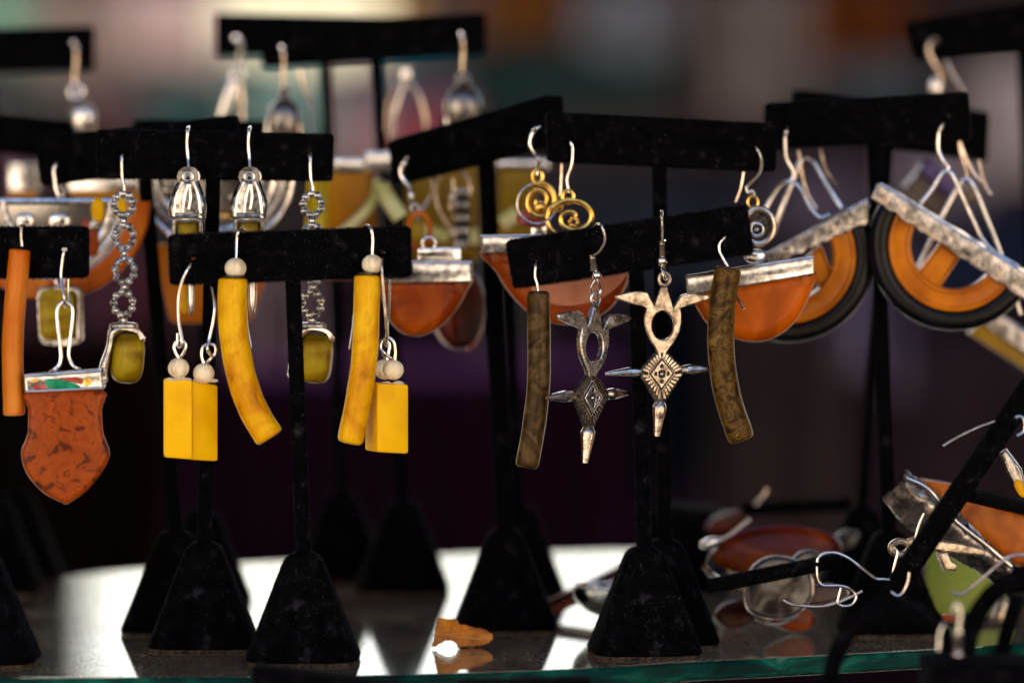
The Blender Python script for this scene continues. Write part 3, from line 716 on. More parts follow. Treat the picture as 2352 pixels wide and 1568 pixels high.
# crosses: drawn once in their own plane, units of the right one
def cross_shape(fr, k=1.0, warm=True, t=None):
    q = lambda pts: [((u - 1526) * k, (641 - v) * k) for u, v in pts]
    front = BRONZE_AND_REFLECTION if warm else PEWTER  # same metal on both crosses, one tinted with painted warm reflections
    out = [(1516, 659), (1508, 682), (1501, 701), (1494, 688), (1485, 671), (1470, 668), (1456, 668), (1430, 673), (1410, 678), (1411, 684), (1425, 690), (1450, 698), (1470, 703), (1483, 708),
           (1479, 725), (1479, 742), (1484, 762), (1493, 782), (1504, 798), (1508, 812), (1528, 812), (1536, 800), (1550, 782), (1560, 762), (1565, 740), (1565, 722), (1563, 708), (1580, 702), (1605, 695), (1630, 688), (1640, 681),
           (1620, 677), (1595, 674), (1578, 674), (1564, 678), (1555, 692), (1546, 708), (1541, 690), (1535, 672), (1532, 659)]
    body = plate(fr, q(out), 0.0021, 0.0004, [q(ell(1521, 747, 26, 33, 26))], raw=True, res=3)
    t.part('figure', body, front)
    t.part('ring', torus(fr.raw(0, 0), 12.5 * fr.s * k, 4.6 * fr.s * k, fr.ax, fr.ay, 14.5 * fr.s * k, 28), front)
    dia = [(1519, 798), (1546, 822), (1574, 850), (1552, 885), (1532, 915), (1526, 927), (1506, 927), (1500, 915), (1483, 885), (1464, 853), (1492, 822)]
    d_ = t.part('diamond', plate(fr, q(dia), 0.0017, 0.0003, raw=True), OXIDE)
    cx, cy = 1518, 858
    inner = lambda m, a=None: q([(cx, cy - 40 * m), (cx + 32 * m, cy - 2), (cx - 1, cy + 42 * m), (cx - 31 * m, cy)])
    t.part('inner_diamond', plate(fr, inner(.82), 0.0009, 0.00025, [q(ell(cx, cy - 17, 4, n=10)), q(ell(cx, cy + 17, 4, n=10)), q(ell(cx - 14, cy, 4, n=10)), q(ell(cx + 14, cy, 4, n=10)), q(ell(cx, cy, 9, n=14))], z=.0010, raw=True), front, parent=d_)
    t.part('centre_boss', ball(fr.raw(-8 * k, -217 * k, 8), 5 * fr.s * k), POLISHED, parent=d_)
    # ridges round the border
    crn = [(1519, 800), (1572, 851), (1519, 926), (1466, 853)]
    inn = [(1518, 819), (1549, 857), (1517, 899), (1487, 858)]
    for e in range(4):
        a, b = crn[e], crn[(e + 1) % 4]; c, dd = inn[e], inn[(e + 1) % 4]
        for i in range(1, 8):
            f = i / 8
            p0 = (a[0] + (b[0] - a[0]) * f, a[1] + (b[1] - a[1]) * f); p1 = (c[0] + (dd[0] - c[0]) * f, c[1] + (dd[1] - c[1]) * f)
            A = fr.raw(*q([p0])[0]) + fr.n * .00075; B = fr.raw(*q([p1])[0]) + fr.n * .0009
            L = A.lerp(B, .1); Rr = A.lerp(B, .84)
            t.part('ridge', sweep([L, Rr], 2.3 * fr.s * k, [(1, 1), (-1, 1), (-1, -1), (1, -1)], up=fr.n), front if warm else POLISHED, parent=d_)
        # border line between ridges and the inner diamond
        t.part('border', sweep([fr.raw(*q([c])[0]) + fr.n * .00085, fr.raw(*q([dd])[0]) + fr.n * .00085], 1.6 * fr.s * k), front if warm else POLISHED, parent=d_)
    def spindle(a, b, rs):
        A = fr.raw(*q([a])[0]); B = fr.raw(*q([b])[0]); n = len(rs)
        path = catmull([A.lerp(B, i / (n - 1)) for i in range(n)], 3)
        rr = [];
        for i in range(len(path)):
            x = i / 3; j = min(int(x), n - 2); rr.append((rs[j] + (rs[j + 1] - rs[j]) * (x - j)) * fr.s * k)
        return sweep(path, rr)
    t.part('arm', spindle((1566, 850), (1632, 848), [9, 12, 13, 11, 9, 7, 5]), POLISHED)
    t.part('arm', spindle((1470, 854), (1388, 858), [9, 12, 13, 11, 9, 7, 4]), POLISHED)
    t.part('arm', spindle((1516, 920), (1508, 1001), [11, 17, 16, 13, 11, 9, 7]), POLISHED)
def coil(u, v0, v1, d, r, n, wr=2.2, lean=0):
    pts = []
    N = n * 12
    for i in range(N + 1):
        f = i / N; a = 2 * math.pi * n * f
        pts.append(P(u + lean * f + r * math.cos(a), v0 + (v1 - v0) * f, d) + Vector((0, r * K * d * math.sin(a), 0)))
    return sweep(pts, wr * K * d, [(math.cos(i * math.pi / 3), math.sin(i * math.pi / 3)) for i in range(6)])
GC = 'pewter cross earrings on the tilted stand'
t = E('pewter cross earring with painted warm reflections, facing forward, right one of the two crosses', 1521, 487, D2 - .002, GC)
cross_shape(Fr(1526, 641, D2 - .002, 10), 1.0, True, t)
t.part('hook', W(D2 - .002, [(1521, 489, 6), (1520, 486, 3), (1520, 498, 0), (1521, 520), (1521, 545), (1521, 592)], 3.6), WIRE)
t.part('coil', coil(1521, 552, 588, D2 - .002, 6.5, 8), WIRE)
t.part('bead', ball(P(1521, 599, D2 - .002), 12 * K * D2), WIRE)
t.part('loop', W(D2 - .002, [(1522, 608), (1520, 618, -1.5), (1524, 632, -2), (1528, 642, -1), (1530, 640, 1.5), (1527, 625, 1.5), (1523, 610)], 3), WIRE)
t = E('dark pewter cross earring turned sideways, left one of the two crosses', 1366, 520, D2 - .003, GC)
cross_shape(Fr(1367, 686, D2 - .003, 42, 2.0, 0), 1.045, False, t)
t.part('hook', W(D2 - .003, [(1366, 522, 10), (1372, 515, 4), (1381, 520, 0), (1389, 540), (1387, 560), (1376, 578), (1364, 587), (1360, 600), (1369, 626)], 3.6), WIRE)
t.part('coil', coil(1360, 585, 622, D2 - .003, 6.5, 9, lean=5), WIRE)
t.part('bead', ball(P(1371, 632, D2 - .003), 12 * K * D2), WIRE)
t.part('loop', W(D2 - .003, [(1368, 642), (1358, 660, 1), (1361, 682, 2), (1371, 690, 0), (1379, 672, -2), (1377, 655, -1), (1371, 644)], 3), WIRE)

# ------------------------------------------------------------------ second row, left: chain links and stones
def flower(c, rx, ry, fr, rb=9.2):
    parts = []
    parts.append(torus(fr.raw(c[0], c[1], -1), rx * fr.s, rb * .62 * fr.s, fr.ax, fr.ay, ry * fr.s, n=28))
    for i in range(9):
        a = 2 * math.pi * i / 9 + .28
        parts.append(ball(fr.raw(c[0] + rx * math.cos(a), c[1] + ry * math.sin(a)), rb * fr.s, (1, .8, 1), 10, 7))
        parts.append(torus(fr.raw(c[0] + rx * math.cos(a), c[1] + ry * math.sin(a), 4), rb * .75 * fr.s, 1.6 * fr.s, fr.ax, fr.ay, n=8))
    return join(*parts)
def chain_earring(label, du, d, group, yawst=18):
    t = E(label, 280 + du, 355, d, group)
    fr = Fr(284 + du, 620, d, 10)
    t.part('hook', W(d, [(283 + du, 350, 5), (281 + du, 356, 1), (279 + du, 375), (280 + du, 405), (285 + du, 430), (283 + du, 448)], 4), WIRE)
    for i, (cx, cy, rx, ry) in enumerate(((0, 150, 24, 26), (1, 76, 23, 28), (2, -1, 24, 28), (-1, -77, 24, 28))):
        l = t.part('link', flower((cx, cy), rx - 2, ry - 1, fr), CHAINM)
        t.part('link_bead', ball(fr.raw(cx, cy - 38), 9.5 * fr.s), SILVER, parent=l)
    c = P(293 + du, 823, d)
    M = Matrix.Rotation(R(yawst), 3, 'Z') @ Matrix.Rotation(R(5), 3, 'Y')
    t.part('stone', superball(c, 37 * K * d, 34 * K * d, 57 * K * d, .62, M), OLIVE)
    fb = Fr(283 + du, 815, d + .0015, 8)
    bz = t.part('bezel', plate(fb, smooth2([(252 + du, 752), (285 + du, 745), (318 + du, 754), (331 + du, 776), (327 + du, 785), (312 + du, 768), (288 + du, 762), (266 + du, 772), (258 + du, 800), (250 + du, 850), (245 + du, 876), (228 + du, 862), (230 + du, 835), (244 + du, 795)], 4), .009, .0015), SILVER)
    t.part('bezel_cap', superball(P(284 + du, 748, d), 33 * K * d, 24 * K * d, 8 * K * d, .6), PEWTER, parent=bz)
CHAINM = mat('aged_silver', [(0.38, (0.12, 0.12, 0.12)), (0.56, (0.5, 0.49, 0.48))], scale=600, rough=0.2, metal=1)
DISHM = mat('dark_silver_dish', [(0.4, (0.16, 0.15, 0.15)), (0.6, (0.4, 0.38, 0.36))], scale=60, rough=0.22, metal=1, bmp=.1, bscale=200)
GCH = 'silver flower chain earrings with olive stones'
D4 = S4.d - .008
chain_earring('silver flower link chain earring with an olive stone, left end of the teardrop stand', 0, D4, GCH)
chain_earring('silver flower link chain earring with an olive stone, partly behind the front stand pole', 433, D4, GCH, -10)
def teardrop(label, u, group):
    d = D4; t = E(label, u, 300, d, group)
    fr = Fr(u, 460, d, 0)
    out = smooth2([(u, 388), (u + 14, 394), (u + 22, 412), (u + 33, 440), (u + 42, 470), (u + 40, 495), (u + 34, 504), (u - 36, 504), (u - 45, 495), (u - 46, 470), (u - 36, 440), (u - 22, 412), (u - 14, 394)], 3)
    t.part('teardrop', plate(fr, out, .005, .0021, [ell(u, 406, 9, 7, 14)], res=4), CHAINM)
    t.part('eyelet', torus(fr.pt(u, 406, .0022), 11 * fr.s, 3 * fr.s, ry=9 * fr.s), SILVER)
    for pts in ([(u - 12, 418), (u - 26, 450), (u - 32, 490)], [(u + 12, 418), (u + 24, 450), (u + 29, 490)], [(u + 1, 424), (u - 8, 455), (u - 12, 488)], [(u + 4, 424), (u + 6, 455), (u + 2, 480)]):
        t.part('fold', sweep(catmull([fr.pt(a, b, .0022) for a, b in pts], 5), 4.4 * fr.s), SILVER)
    f = t.part('setting', plate(fr, rrect([(u - 35, 498), (u + 34, 498), (u + 38, 590), (u - 38, 590)], 14), .008, .001, [rrect([(u - 25, 509), (u + 25, 509), (u + 27, 580), (u - 27, 580)], 8)], z=.001), SILVER)
    t.part('stone', plate(fr, rrect([(u - 24, 510), (u + 24, 510), (u + 26, 579), (u - 26, 579)], 8), .005, .0015, z=.001), OLIVE)
    t.part('drop', superball(P(u + 6, 660, d), 10 * K * d, 12 * K * d, 66 * K * d, .9), SILVER)
    t.part('drop_bead', superball(P(u - 10, 655, d + .004), 14 * K * d, 10 * K * d, 66 * K * d, .8), HONEY)
    t.part('hook', W(d, [(u + 2, 297, 10), (u + 1, 293, 4), (u - 2, 300, 0), (u - 4, 335), (u - 1, 365), (u + 1, 392, -1), (u + 1, 402, 1)], 3.9), WIRE)
teardrop('silver teardrop earring with an olive stone, left of the pole', 433, 'silver teardrop earrings')
teardrop('silver teardrop earring with an olive stone, right of the pole', 574, 'silver teardrop earrings')

# big silver dishes with amber, behind
def dish(label, cu, cv, R_, d, yaw, half, stones=(), hook=None):
    t = E(label, cu, cv - R_, d, 'large silver and amber discs hanging behind')
    fr = Fr(cu, cv, d, yaw); s = fr.s
    def ring(r, w, z, m, nm, a0=0, a1=2 * math.pi):
        t.part(nm, torus(fr.raw(0, 0, z), r * s, w * s, fr.ax, fr.ay, n=48, a0=a0, a1=a1), m)
    a0, a1 = (math.pi, 2 * math.pi) if half else (0, 2 * math.pi)
    for r, w, z, m in ((R_, 9, 0, SILVER), (R_ * .87, 7, 2, PEWTER), (R_ * .76, 10, 0, SILVER), (R_ * .6, 8, 3, PEWTER)):
        ring(r, w, z, m, 'silver_ring', a0, a1)
    pts = [(R_ * math.cos(a0 + (a1 - a0) * i / 40), R_ * math.sin(a0 + (a1 - a0) * i / 40)) for i in range(41 if half else 40)]
    t.part('dish', plate(fr, pts, .0022, .0004, raw=True, z=-.001), DISHM)
    if half is True:
        t.part('top_bar', sweep([fr.raw(-R_ - 8, 0), fr.raw(R_ + 8, 0)], 10 * s), SILVER)
        outer = [((R_ + 46) * math.cos(math.pi + math.pi * i / 40), (R_ + 46) * math.sin(math.pi + math.pi * i / 40)) for i in range(41)]
        inner = [((R_ - 4) * math.cos(2 * math.pi - math.pi * i / 40), (R_ - 4) * math.sin(2 * math.pi - math.pi * i / 40)) for i in range(41)]
        t.part('amber_band', plate(fr, outer + inner, .005, .001, raw=True), ORANGE)
    for (x, y, a, b, m) in stones:
        t.part('stone', superball(fr.raw(x, y, 6), a * s, 8 * s, b * s, .8), m)
    if hook: t.part('hook', W(d, hook, 4), WIRE)
    return t
dish('half moon of silver rings and amber below the left bars, with yellow stones', 118, 462, 182, S5.d - .004, 0, True,
     [(108, -20, 16, 28, YELLOW), (162, -16, 13, 26, YELLOW), (-60, -46, 22, 20, SILVER), (20, -46, 26, 20, SILVER), (-10, -90, 30, 18, RED_GLOSS), (95, -95, 16, 34, AMBER), (80, -60, 10, 20, RED_GLOSS)],
     [(143, 368, 8), (131, 375, 1), (124, 390), (126, 415), (130, 440), (140, 455), (146, 440), (141, 425)])
t = dish('bowl of concentric silver rings behind the silver teardrops', 495, 395, 176, 1.205, 0, 'open', [(-90, -42, 34, 9, SILVER), (62, -58, 34, 10, SILVER), (40, -100, 34, 7, GOLD)])
fr = Fr(495, 640, 1.21, 0)
t.part('amber_wedge', plate(fr, rrect([(352, 560), (640, 545), (578, 742), (392, 742)], 18), .006, .0015), mat('deep_amber', [(0.35, (0.3, 0.05, 0.002)), (0.65, (0.62, 0.2, 0.004))], scale=25, rough=.3, coat=.4))
# olive stone drop left
t = E('olive stone in a square silver bezel hanging below the left stand', 135, 640, S5.d - .012)
fr = Fr(137, 724, S5.d - .012, 0)
t.part('stone', superball(P(132, 722, S5.d - .013), 43 * fr.s, 26 * fr.s, 62 * fr.s, .5), OLIVE)
t.part('bezel', plate(fr, rrect([(84, 658), (190, 656), (194, 786), (98, 792)], 16), .007, .0015, [rrect([(97, 672), (176, 672), (174, 782), (104, 782)], 12)]), SILVER)
t.part('link', torus(P(137, 645, S5.d - .012), 10 * fr.s, 3 * fr.s), SILVER)

# amber blocks hanging from the left edge bars
def capped(label, d, cap, bodyq, m, wires=(), yaw=0, th=.006, group=None):
    u = (cap[0][0] + cap[1][0]) / 2; v = cap[0][1]
    t = E(label, u, v, d, group); fr = Fr(u, v, d, yaw)
    t.part('cap', plate(fr, rrect(cap, 5), th + .003, .0008), SILVER)
    t.part('body', plate(fr, rrect(bodyq, 7), th, .0015), m)
    for w in wires: t.part('wire', W(d, w, 4), WIRE)
    return t
GA = 'amber pendants with silver caps, out of focus'
capped('amber slab with a pale silver cap at the left edge', 1.30, [(22, 372), (92, 372), (92, 440), (22, 440)], [(22, 438), (88, 438), (88, 500), (22, 500)], AMBERGOLD, group=GA)
capped('wide amber slab with a silver cap above the half moon', 1.29, [(160, 408), (335, 400), (335, 438), (160, 440)], [(162, 436), (332, 434), (330, 500), (165, 500)], AMBERGOLD, group=GA)
capped('large amber gold block with a silver cap between the tall poles', 1.235, [(762, 360), (838, 360), (838, 398), (762, 398)], [(744, 392), (852, 392), (880, 640), (735, 640)], AMBERGOLD, group=GA)
capped('yellow fibrous slab behind the right chain earring', 1.20, [(712, 330), (756, 330), (756, 352), (712, 352)], [(706, 350), (755, 350), (752, 560), (700, 560)], YELLOWSILK, group=GA)
capped('dark block with a bluish silver cap right of the tall pole', 1.25, [(836, 345), (904, 345), (904, 396), (836, 396)], [(870, 396), (925, 396), (935, 560), (880, 560)], RUBBER, group=GA)
capped('tall olive gold slab hanging under the sideways bar', 1.275, [(925, 330), (1100, 330), (1100, 352), (925, 352)], [(922, 350), (1096, 350), (1102, 600), (922, 600)], OLIVEGOLD, group=GA)
capped('olive gold slab with a silver cap left of the gold spirals', 1.27, [(1138, 366), (1262, 366), (1262, 390), (1138, 390)], [(1142, 388), (1235, 388), (1235, 560), (1142, 560)], OLIVEGOLD, group=GA)
# criss-cross wires over the olive slab
t = E('tangle of crossed silver ear wires in front of the olive slab', 990, 330, 1.22)
for w in ([(985, 380), (995, 430), (985, 460), (965, 490), (950, 520)], [(1010, 395), (1000, 440), (1008, 480), (1025, 510), (1045, 545)], [(1060, 395), (1072, 405), (1080, 430), (1078, 450)], [(1040, 410), (1042, 440), (1036, 460), (1034, 480)]):
    t.part('wire', W(1.22, w, 4.5), COPPERY)
t.part('bead', ball(P(1039, 452, 1.218), 10 * K * 1.22, (.8, .8, 1.4)), SILVER)
t = E('dark braided metal strap hanging behind the centre', 1060, 430, 1.235)
for i in range(9):
    t.part('link', superball(P(1058 + (i % 2) * 4, 440 + i * 15, 1.235), 19 * K * 1.2, 8 * K * 1.2, 9 * K * 1.2, .7), OXIDE if i % 2 else PEWTER)
def tube(label, d, pts, r):
    t = single('glass_tube', wire([(u, v, d) for u, v in pts], r), PALEGREEN, label, 'tube bead', 'pale green glass tubes, out of focus')
tube('pale green curved glass tube crossing the amber block', 1.225, [(868, 412), (866, 440), (852, 470), (825, 500), (790, 530), (760, 545)], 13)
tube('bright pale yellow glass tube right of the tall pole', 1.215, [(874, 426), (890, 455), (908, 482), (920, 500)], 21)
tube('pale green glass tube beside the braided strap', 1.25, [(930, 525), (985, 532), (1030, 545)], 16)
tube('short pale green glass tube right of the braided strap', 1.25, [(1086, 525), (1090, 560)], 13)
tube('short bright yellow glass tube left of the gold spirals', 1.24, [(1190, 488), (1152, 515)], 19)

# bell earrings on the tall stands
def bell(label, u, v, d, s_=1.0, wide=True):
    t = E(label, u, v, d, 'silver bell earrings on the tall stands')
    t.part('hook', W(d, [(u - 4, v - 10, 6), (u, v, 0), (u + 2, v + 30), (u, v + 62), (u + 1, v + 85)], 4), COPPERY)
    t.part('ball', ball(P(u + 1, v + 96, d), 18 * s_ * K * d), DISHM)
    t.part('bell', superball(P(u + 2, v + 160, d), 44 * s_ * K * d, 30 * K * d, 52 * K * d, .9), DISHM)
    t.part('side_wire', W(d, [(u - 2, v + 100), (u - 22, v + 128), (u - 34, v + 165), (u - 36, v + 200)], 5), WIRE)
    t.part('side_wire', W(d, [(u + 5, v + 100), (u + 24, v + 128), (u + 36, v + 165), (u + 40, v + 200)], 5), COPPERY)
bell('round silver bell earring right of the tall double stand', 1062, 88, 1.25)
bell('silver bell earring between the two tall poles and the left bars', 650, 118, 1.26, .85)
t = E('long silver wire earring, leftmost on the tall double stand', 546, 90, 1.31)
t.part('hook', W(1.31, [(540, 88, 5), (552, 92, 0), (553, 125), (548, 165), (545, 185)], 5), WIRE)
t.part('ring', torus(P(545, 172, 1.31), 13 * K * 1.31, 5 * K * 1.31), WIRE)
t.part('blade', superball(P(522, 235, 1.31), 15 * K * 1.31, 6 * K * 1.31, 62 * K * 1.31, .9, Matrix.Rotation(R(18), 3, 'Y')), SILVER)
t.part('side_wire', W(1.31, [(552, 190), (556, 230), (556, 290)], 5), COPPERY)
t = E('tall inverted V silver wire earring under the tall stand, right of its pole', 932, 160, 1.31)
t.part('top', superball(P(932, 172, 1.31), 13 * K * 1.31, 8 * K * 1.31, 22 * K * 1.31, .8), WIRE)
t.part('leg', W(1.31, [(930, 190), (915, 230), (905, 270), (900, 320)], 5), WIRE)
t.part('leg', W(1.31, [(938, 185), (962, 220), (975, 265), (982, 310)], 6), COPPERY)
t.part('leg', W(1.31, [(922, 190), (898, 215), (888, 260), (886, 330)], 5), COPPERY)
t = E('silver bell earring under the top left bar', 172, 100, 1.29)
t.part('hook', W(1.29, [(168, 98, 4), (174, 110), (175, 140), (172, 175), (172, 200)], 5), COPPERY)
t.part('ring', torus(P(175, 212, 1.29), 15 * K * 1.29, 6 * K * 1.29), WIRE)
t.part('bell', superball(P(192, 272, 1.29), 28 * K * 1.29, 18 * K * 1.29, 34 * K * 1.29, .9), SILVER)
t = E('thin brown ear wire hanging between the tall poles', 700, 160, 1.27)
t.part('wire', W(1.27, [(688, 160), (696, 195), (706, 225), (718, 250)], 4), COPPERY)

# ------------------------------------------------------------------ gold spirals
def spiral(fr, rx, ry, turns, w, m, t, nm='spiral', a0=0.0):
    pts = []; n = int(40 * turns)
    for i in range(n + 1):
        f = i / n; k = 1 - .85 * f ** 1.3; a = a0 - 2 * math.pi * turns * f
        pts.append(fr.raw(rx * k * math.cos(a), ry * k * math.sin(a), 0))
    t.part(nm, sweep(pts, [w * fr.s * (1 - .35 * i / n) for i in range(n + 1)]), m)
D11 = 1.15
t = E('gold spiral earring hanging from the right end of the sideways bar', 1228, 290, D11, 'gold spiral earrings')
fr = Fr(1238, 462, D11, 10)
spiral(fr, 38, 42, 1.8, 7.5, GOLD, t, a0=1.6)
t.part('loop', torus(fr.raw(-4, 56), 12 * fr.s, 5 * fr.s, fr.ax, fr.ay, 16 * fr.s), GOLD)
t.part('outer_ring', torus(fr.raw(-4, -6, -6), 46 * fr.s, 3 * fr.s, fr.ax, fr.ay), SILVER)
t.part('stone', ball(fr.raw(2, -14), 14 * fr.s, (1.1, .8, 1)), GOLD)
t.part('knob', ball(fr.raw(46, -8), 13 * fr.s, (.8, .7, 1.4)), GOLD)
t.part('red_drop', superball(P(1226, 500, D11 + .004), 40 * fr.s, 12 * fr.s, 22 * fr.s, .8), RED_GLOSS)
t.part('red_drop', ball(P(1259, 494, D11 + .003), 9 * fr.s), mat('bright_red', [(0.5, (0.6, 0.01, 0.005))], rough=.2, coat=1))
t.part('hook', W(D11, [(1238, 290, 8), (1228, 298, 1), (1219, 315), (1218, 335), (1228, 352), (1238, 365, -1), (1236, 385), (1233, 402)], 4), WIRE)
t.part('drop_collar', box(P(1238, 532, D11 + .006), 18 * fr.s, 6 * fr.s, 14 * fr.s, None, .0005), SILVER)
D12 = S12.d - .009
t = E('gold spiral earring hanging from the left end of the bar behind the crosses', 1308, 322, D12, 'gold spiral earrings')
fr = Fr(1315, 500, D12, 0)
spiral(fr, 54, 42, 1.35, 8, GOLD, t, a0=2.6)
t.part('loop', torus(fr.raw(-10, 48), 13 * fr.s, 5 * fr.s, fr.ax, fr.ay, 15 * fr.s), GOLD)
t.part('curl', W(D12, [(1256, 502), (1262, 480), (1276, 468)], 6), GOLD)
t.part('curl', W(D12, [(1256, 508), (1264, 525), (1278, 540)], 6), GOLD)
for i in range(8): t.part('grain', ball(fr.raw(2 + 9 * math.cos(i), -10 + 9 * math.sin(i), 4), 5 * fr.s, nu=10, nv=6), GOLD)
t.part('hook', W(D12, [(1302, 324, 4), (1310, 326, 0), (1315, 345), (1312, 380), (1302, 410), (1304, 430), (1306, 442)], 3.8), WIRE)
t.part('hook_tail', W(D12 + .01, [(1290, 370), (1289, 410), (1287, 450)], 4), COPPERY)

# half discs
def halfdisc(label, d, capq, out, m, face=None, yaw=0, th=.013, extras=(), u=None, group='amber half discs with silver caps'):
    cu = sum(p[0] for p in capq) / 4; cv = sum(p[1] for p in capq) / 4
    t = E(label, cu, cv - 20, d, group); fr = Fr(cu, cv, d, yaw)
    t.part('cap', plate(fr, rrect(capq, 4), th + .002, .0007), SILVER)
    # a crinkled rim along the top edge
    a, b = capq[0], capq[1]
    t.part('rim', sweep([fr.pt(a[0], a[1] + 2, th / 2 + .001), fr.pt(b[0], b[1] + 2, th / 2 + .001)], 3.5 * fr.s), WIRE)
    t.part('half_disc', plate(fr, smooth2(out, 4), th, .0045, res=5), m)
    if face: t.part('polished_face', plate(fr, smooth2(face, 4), .0012, .0004, z=th / 2), PALE_AMBER)
    for nm, vf, mm in extras: t.part(nm, vf, mm)
    return t
halfdisc('amber half disc with a silver cap hanging left of the centre pole', 1.165, [(880, 598), (1084, 600), (1086, 648), (880, 652)],
         [(872, 640), (880, 690), (895, 735), (925, 765), (965, 771), (1010, 752), (1050, 710), (1072, 670), (1078, 640), (975, 632)], AMBER,
         extras=[('collar', box(P(1010, 585, 1.165), 50 * K * 1.165, .005, 16 * K * 1.165, None, .0008), SILVER), ('link', torus(P(985, 560, 1.165), 16 * K * 1.1, 4 * K * 1.1), SILVER)])
t = E('small orange disc earring on the left end of the sideways bar', 928, 365, 1.185)
t.part('hook', W(1.185, [(942, 362, 5), (931, 370, 0), (921, 385), (921, 402), (932, 420), (942, 432)], 5), WIRE)
t.part('bead', ball(P(944, 450, 1.185), 9 * K * 1.185, (.8, .8, 1.5)), SILVER)
t.part('hoop', torus(P(962, 530, 1.185), 26 * K * 1.18, 6 * K * 1.18, ry=42 * K * 1.18), ORANGE)
t.part('disc', superball(P(955, 540, 1.187), 20 * K * 1.18, 6 * K * 1.18, 30 * K * 1.18, .9), OLIVE)
t.part('link', torus(P(952, 478, 1.185), 9 * K * 1.18, 3.5 * K * 1.18), PEWTER)
halfdisc('amber half disc with a pale polished face behind the dark cross earring', 1.155, [(1104, 540), (1420, 535), (1420, 580), (1106, 582)],
         [(1120, 570), (1140, 625), (1175, 680), (1220, 722), (1280, 744), (1335, 742), (1390, 718), (1430, 672), (1445, 625), (1435, 570)], AMBER,
         [(1205, 600), (1215, 655), (1245, 688), (1300, 702), (1360, 692), (1405, 668), (1436, 632), (1430, 590)])
t = E('dark red round resin drop behind the centre pole', 1050, 600, 1.215)
fr = Fr(1052, 710, 1.215, 20)
t.part('drop', plate(fr, ell(1052, 705, 58, 98, 36), .009, .003, res=4), DARKRED)
t.part('edge', torus(fr.raw(12, -20, 4), 40 * fr.s, 8 * fr.s, fr.ax, fr.ay, 70 * fr.s, a0=-1.4, a1=.9), AMBER)
D18 = S12.d - .009
halfdisc('amber half disc with a crinkled silver cap beside the marbled bar', D18, [(1575, 634), (1867, 587), (1868, 630), (1579, 680)],
         [(1590, 665), (1600, 705), (1630, 748), (1690, 778), (1750, 784), (1800, 762), (1838, 722), (1862, 670), (1868, 620), (1730, 640)], mat('glowing_amber', [(0.35, (0.28, 0.045, 0.0)), (0.6, (0.58, 0.12, 0.0))], scale=50, dist=1, rough=.15, sss=.3, coat=.9), yaw=-3,
         extras=[('hook', W(D18, [(1727, 338, 4), (1738, 342, 0), (1748, 365), (1745, 395), (1728, 415), (1716, 428), (1718, 442), (1728, 438), (1732, 452)], 3.8), WIRE),
                 ('hook_tail', W(D18 + .009, [(1708, 395), (1702, 430), (1690, 465)], 3.6), COPPERY),
                 ('ring', torus(P(1729, 465, D18), 12 * K * D18, 4 * K * D18, ry=14 * K * D18), GOLD),
                 ('medallion', torus(P(1742, 520, D18), 34 * K * D18, 9 * K * D18, ry=40 * K * D18), COPPERY),
                 ('medallion_plate', plate(Fr(1742, 520, D18 + .001), ell(1742, 520, 34, 40), .0015, .0003), OXIDE),
                 ('coil', torus(P(1738, 527, D18 - .001), 14 * K * D18, 4 * K * D18), SILVER),
                 ('boss', ball(P(1738, 527, D18 - .001), 6 * K * D18), PEWTER),
                 ('neck', superball(P(1735, 588, D18), 26 * K * D18, 12 * K * D18, 16 * K * D18, .8), SILVER)])

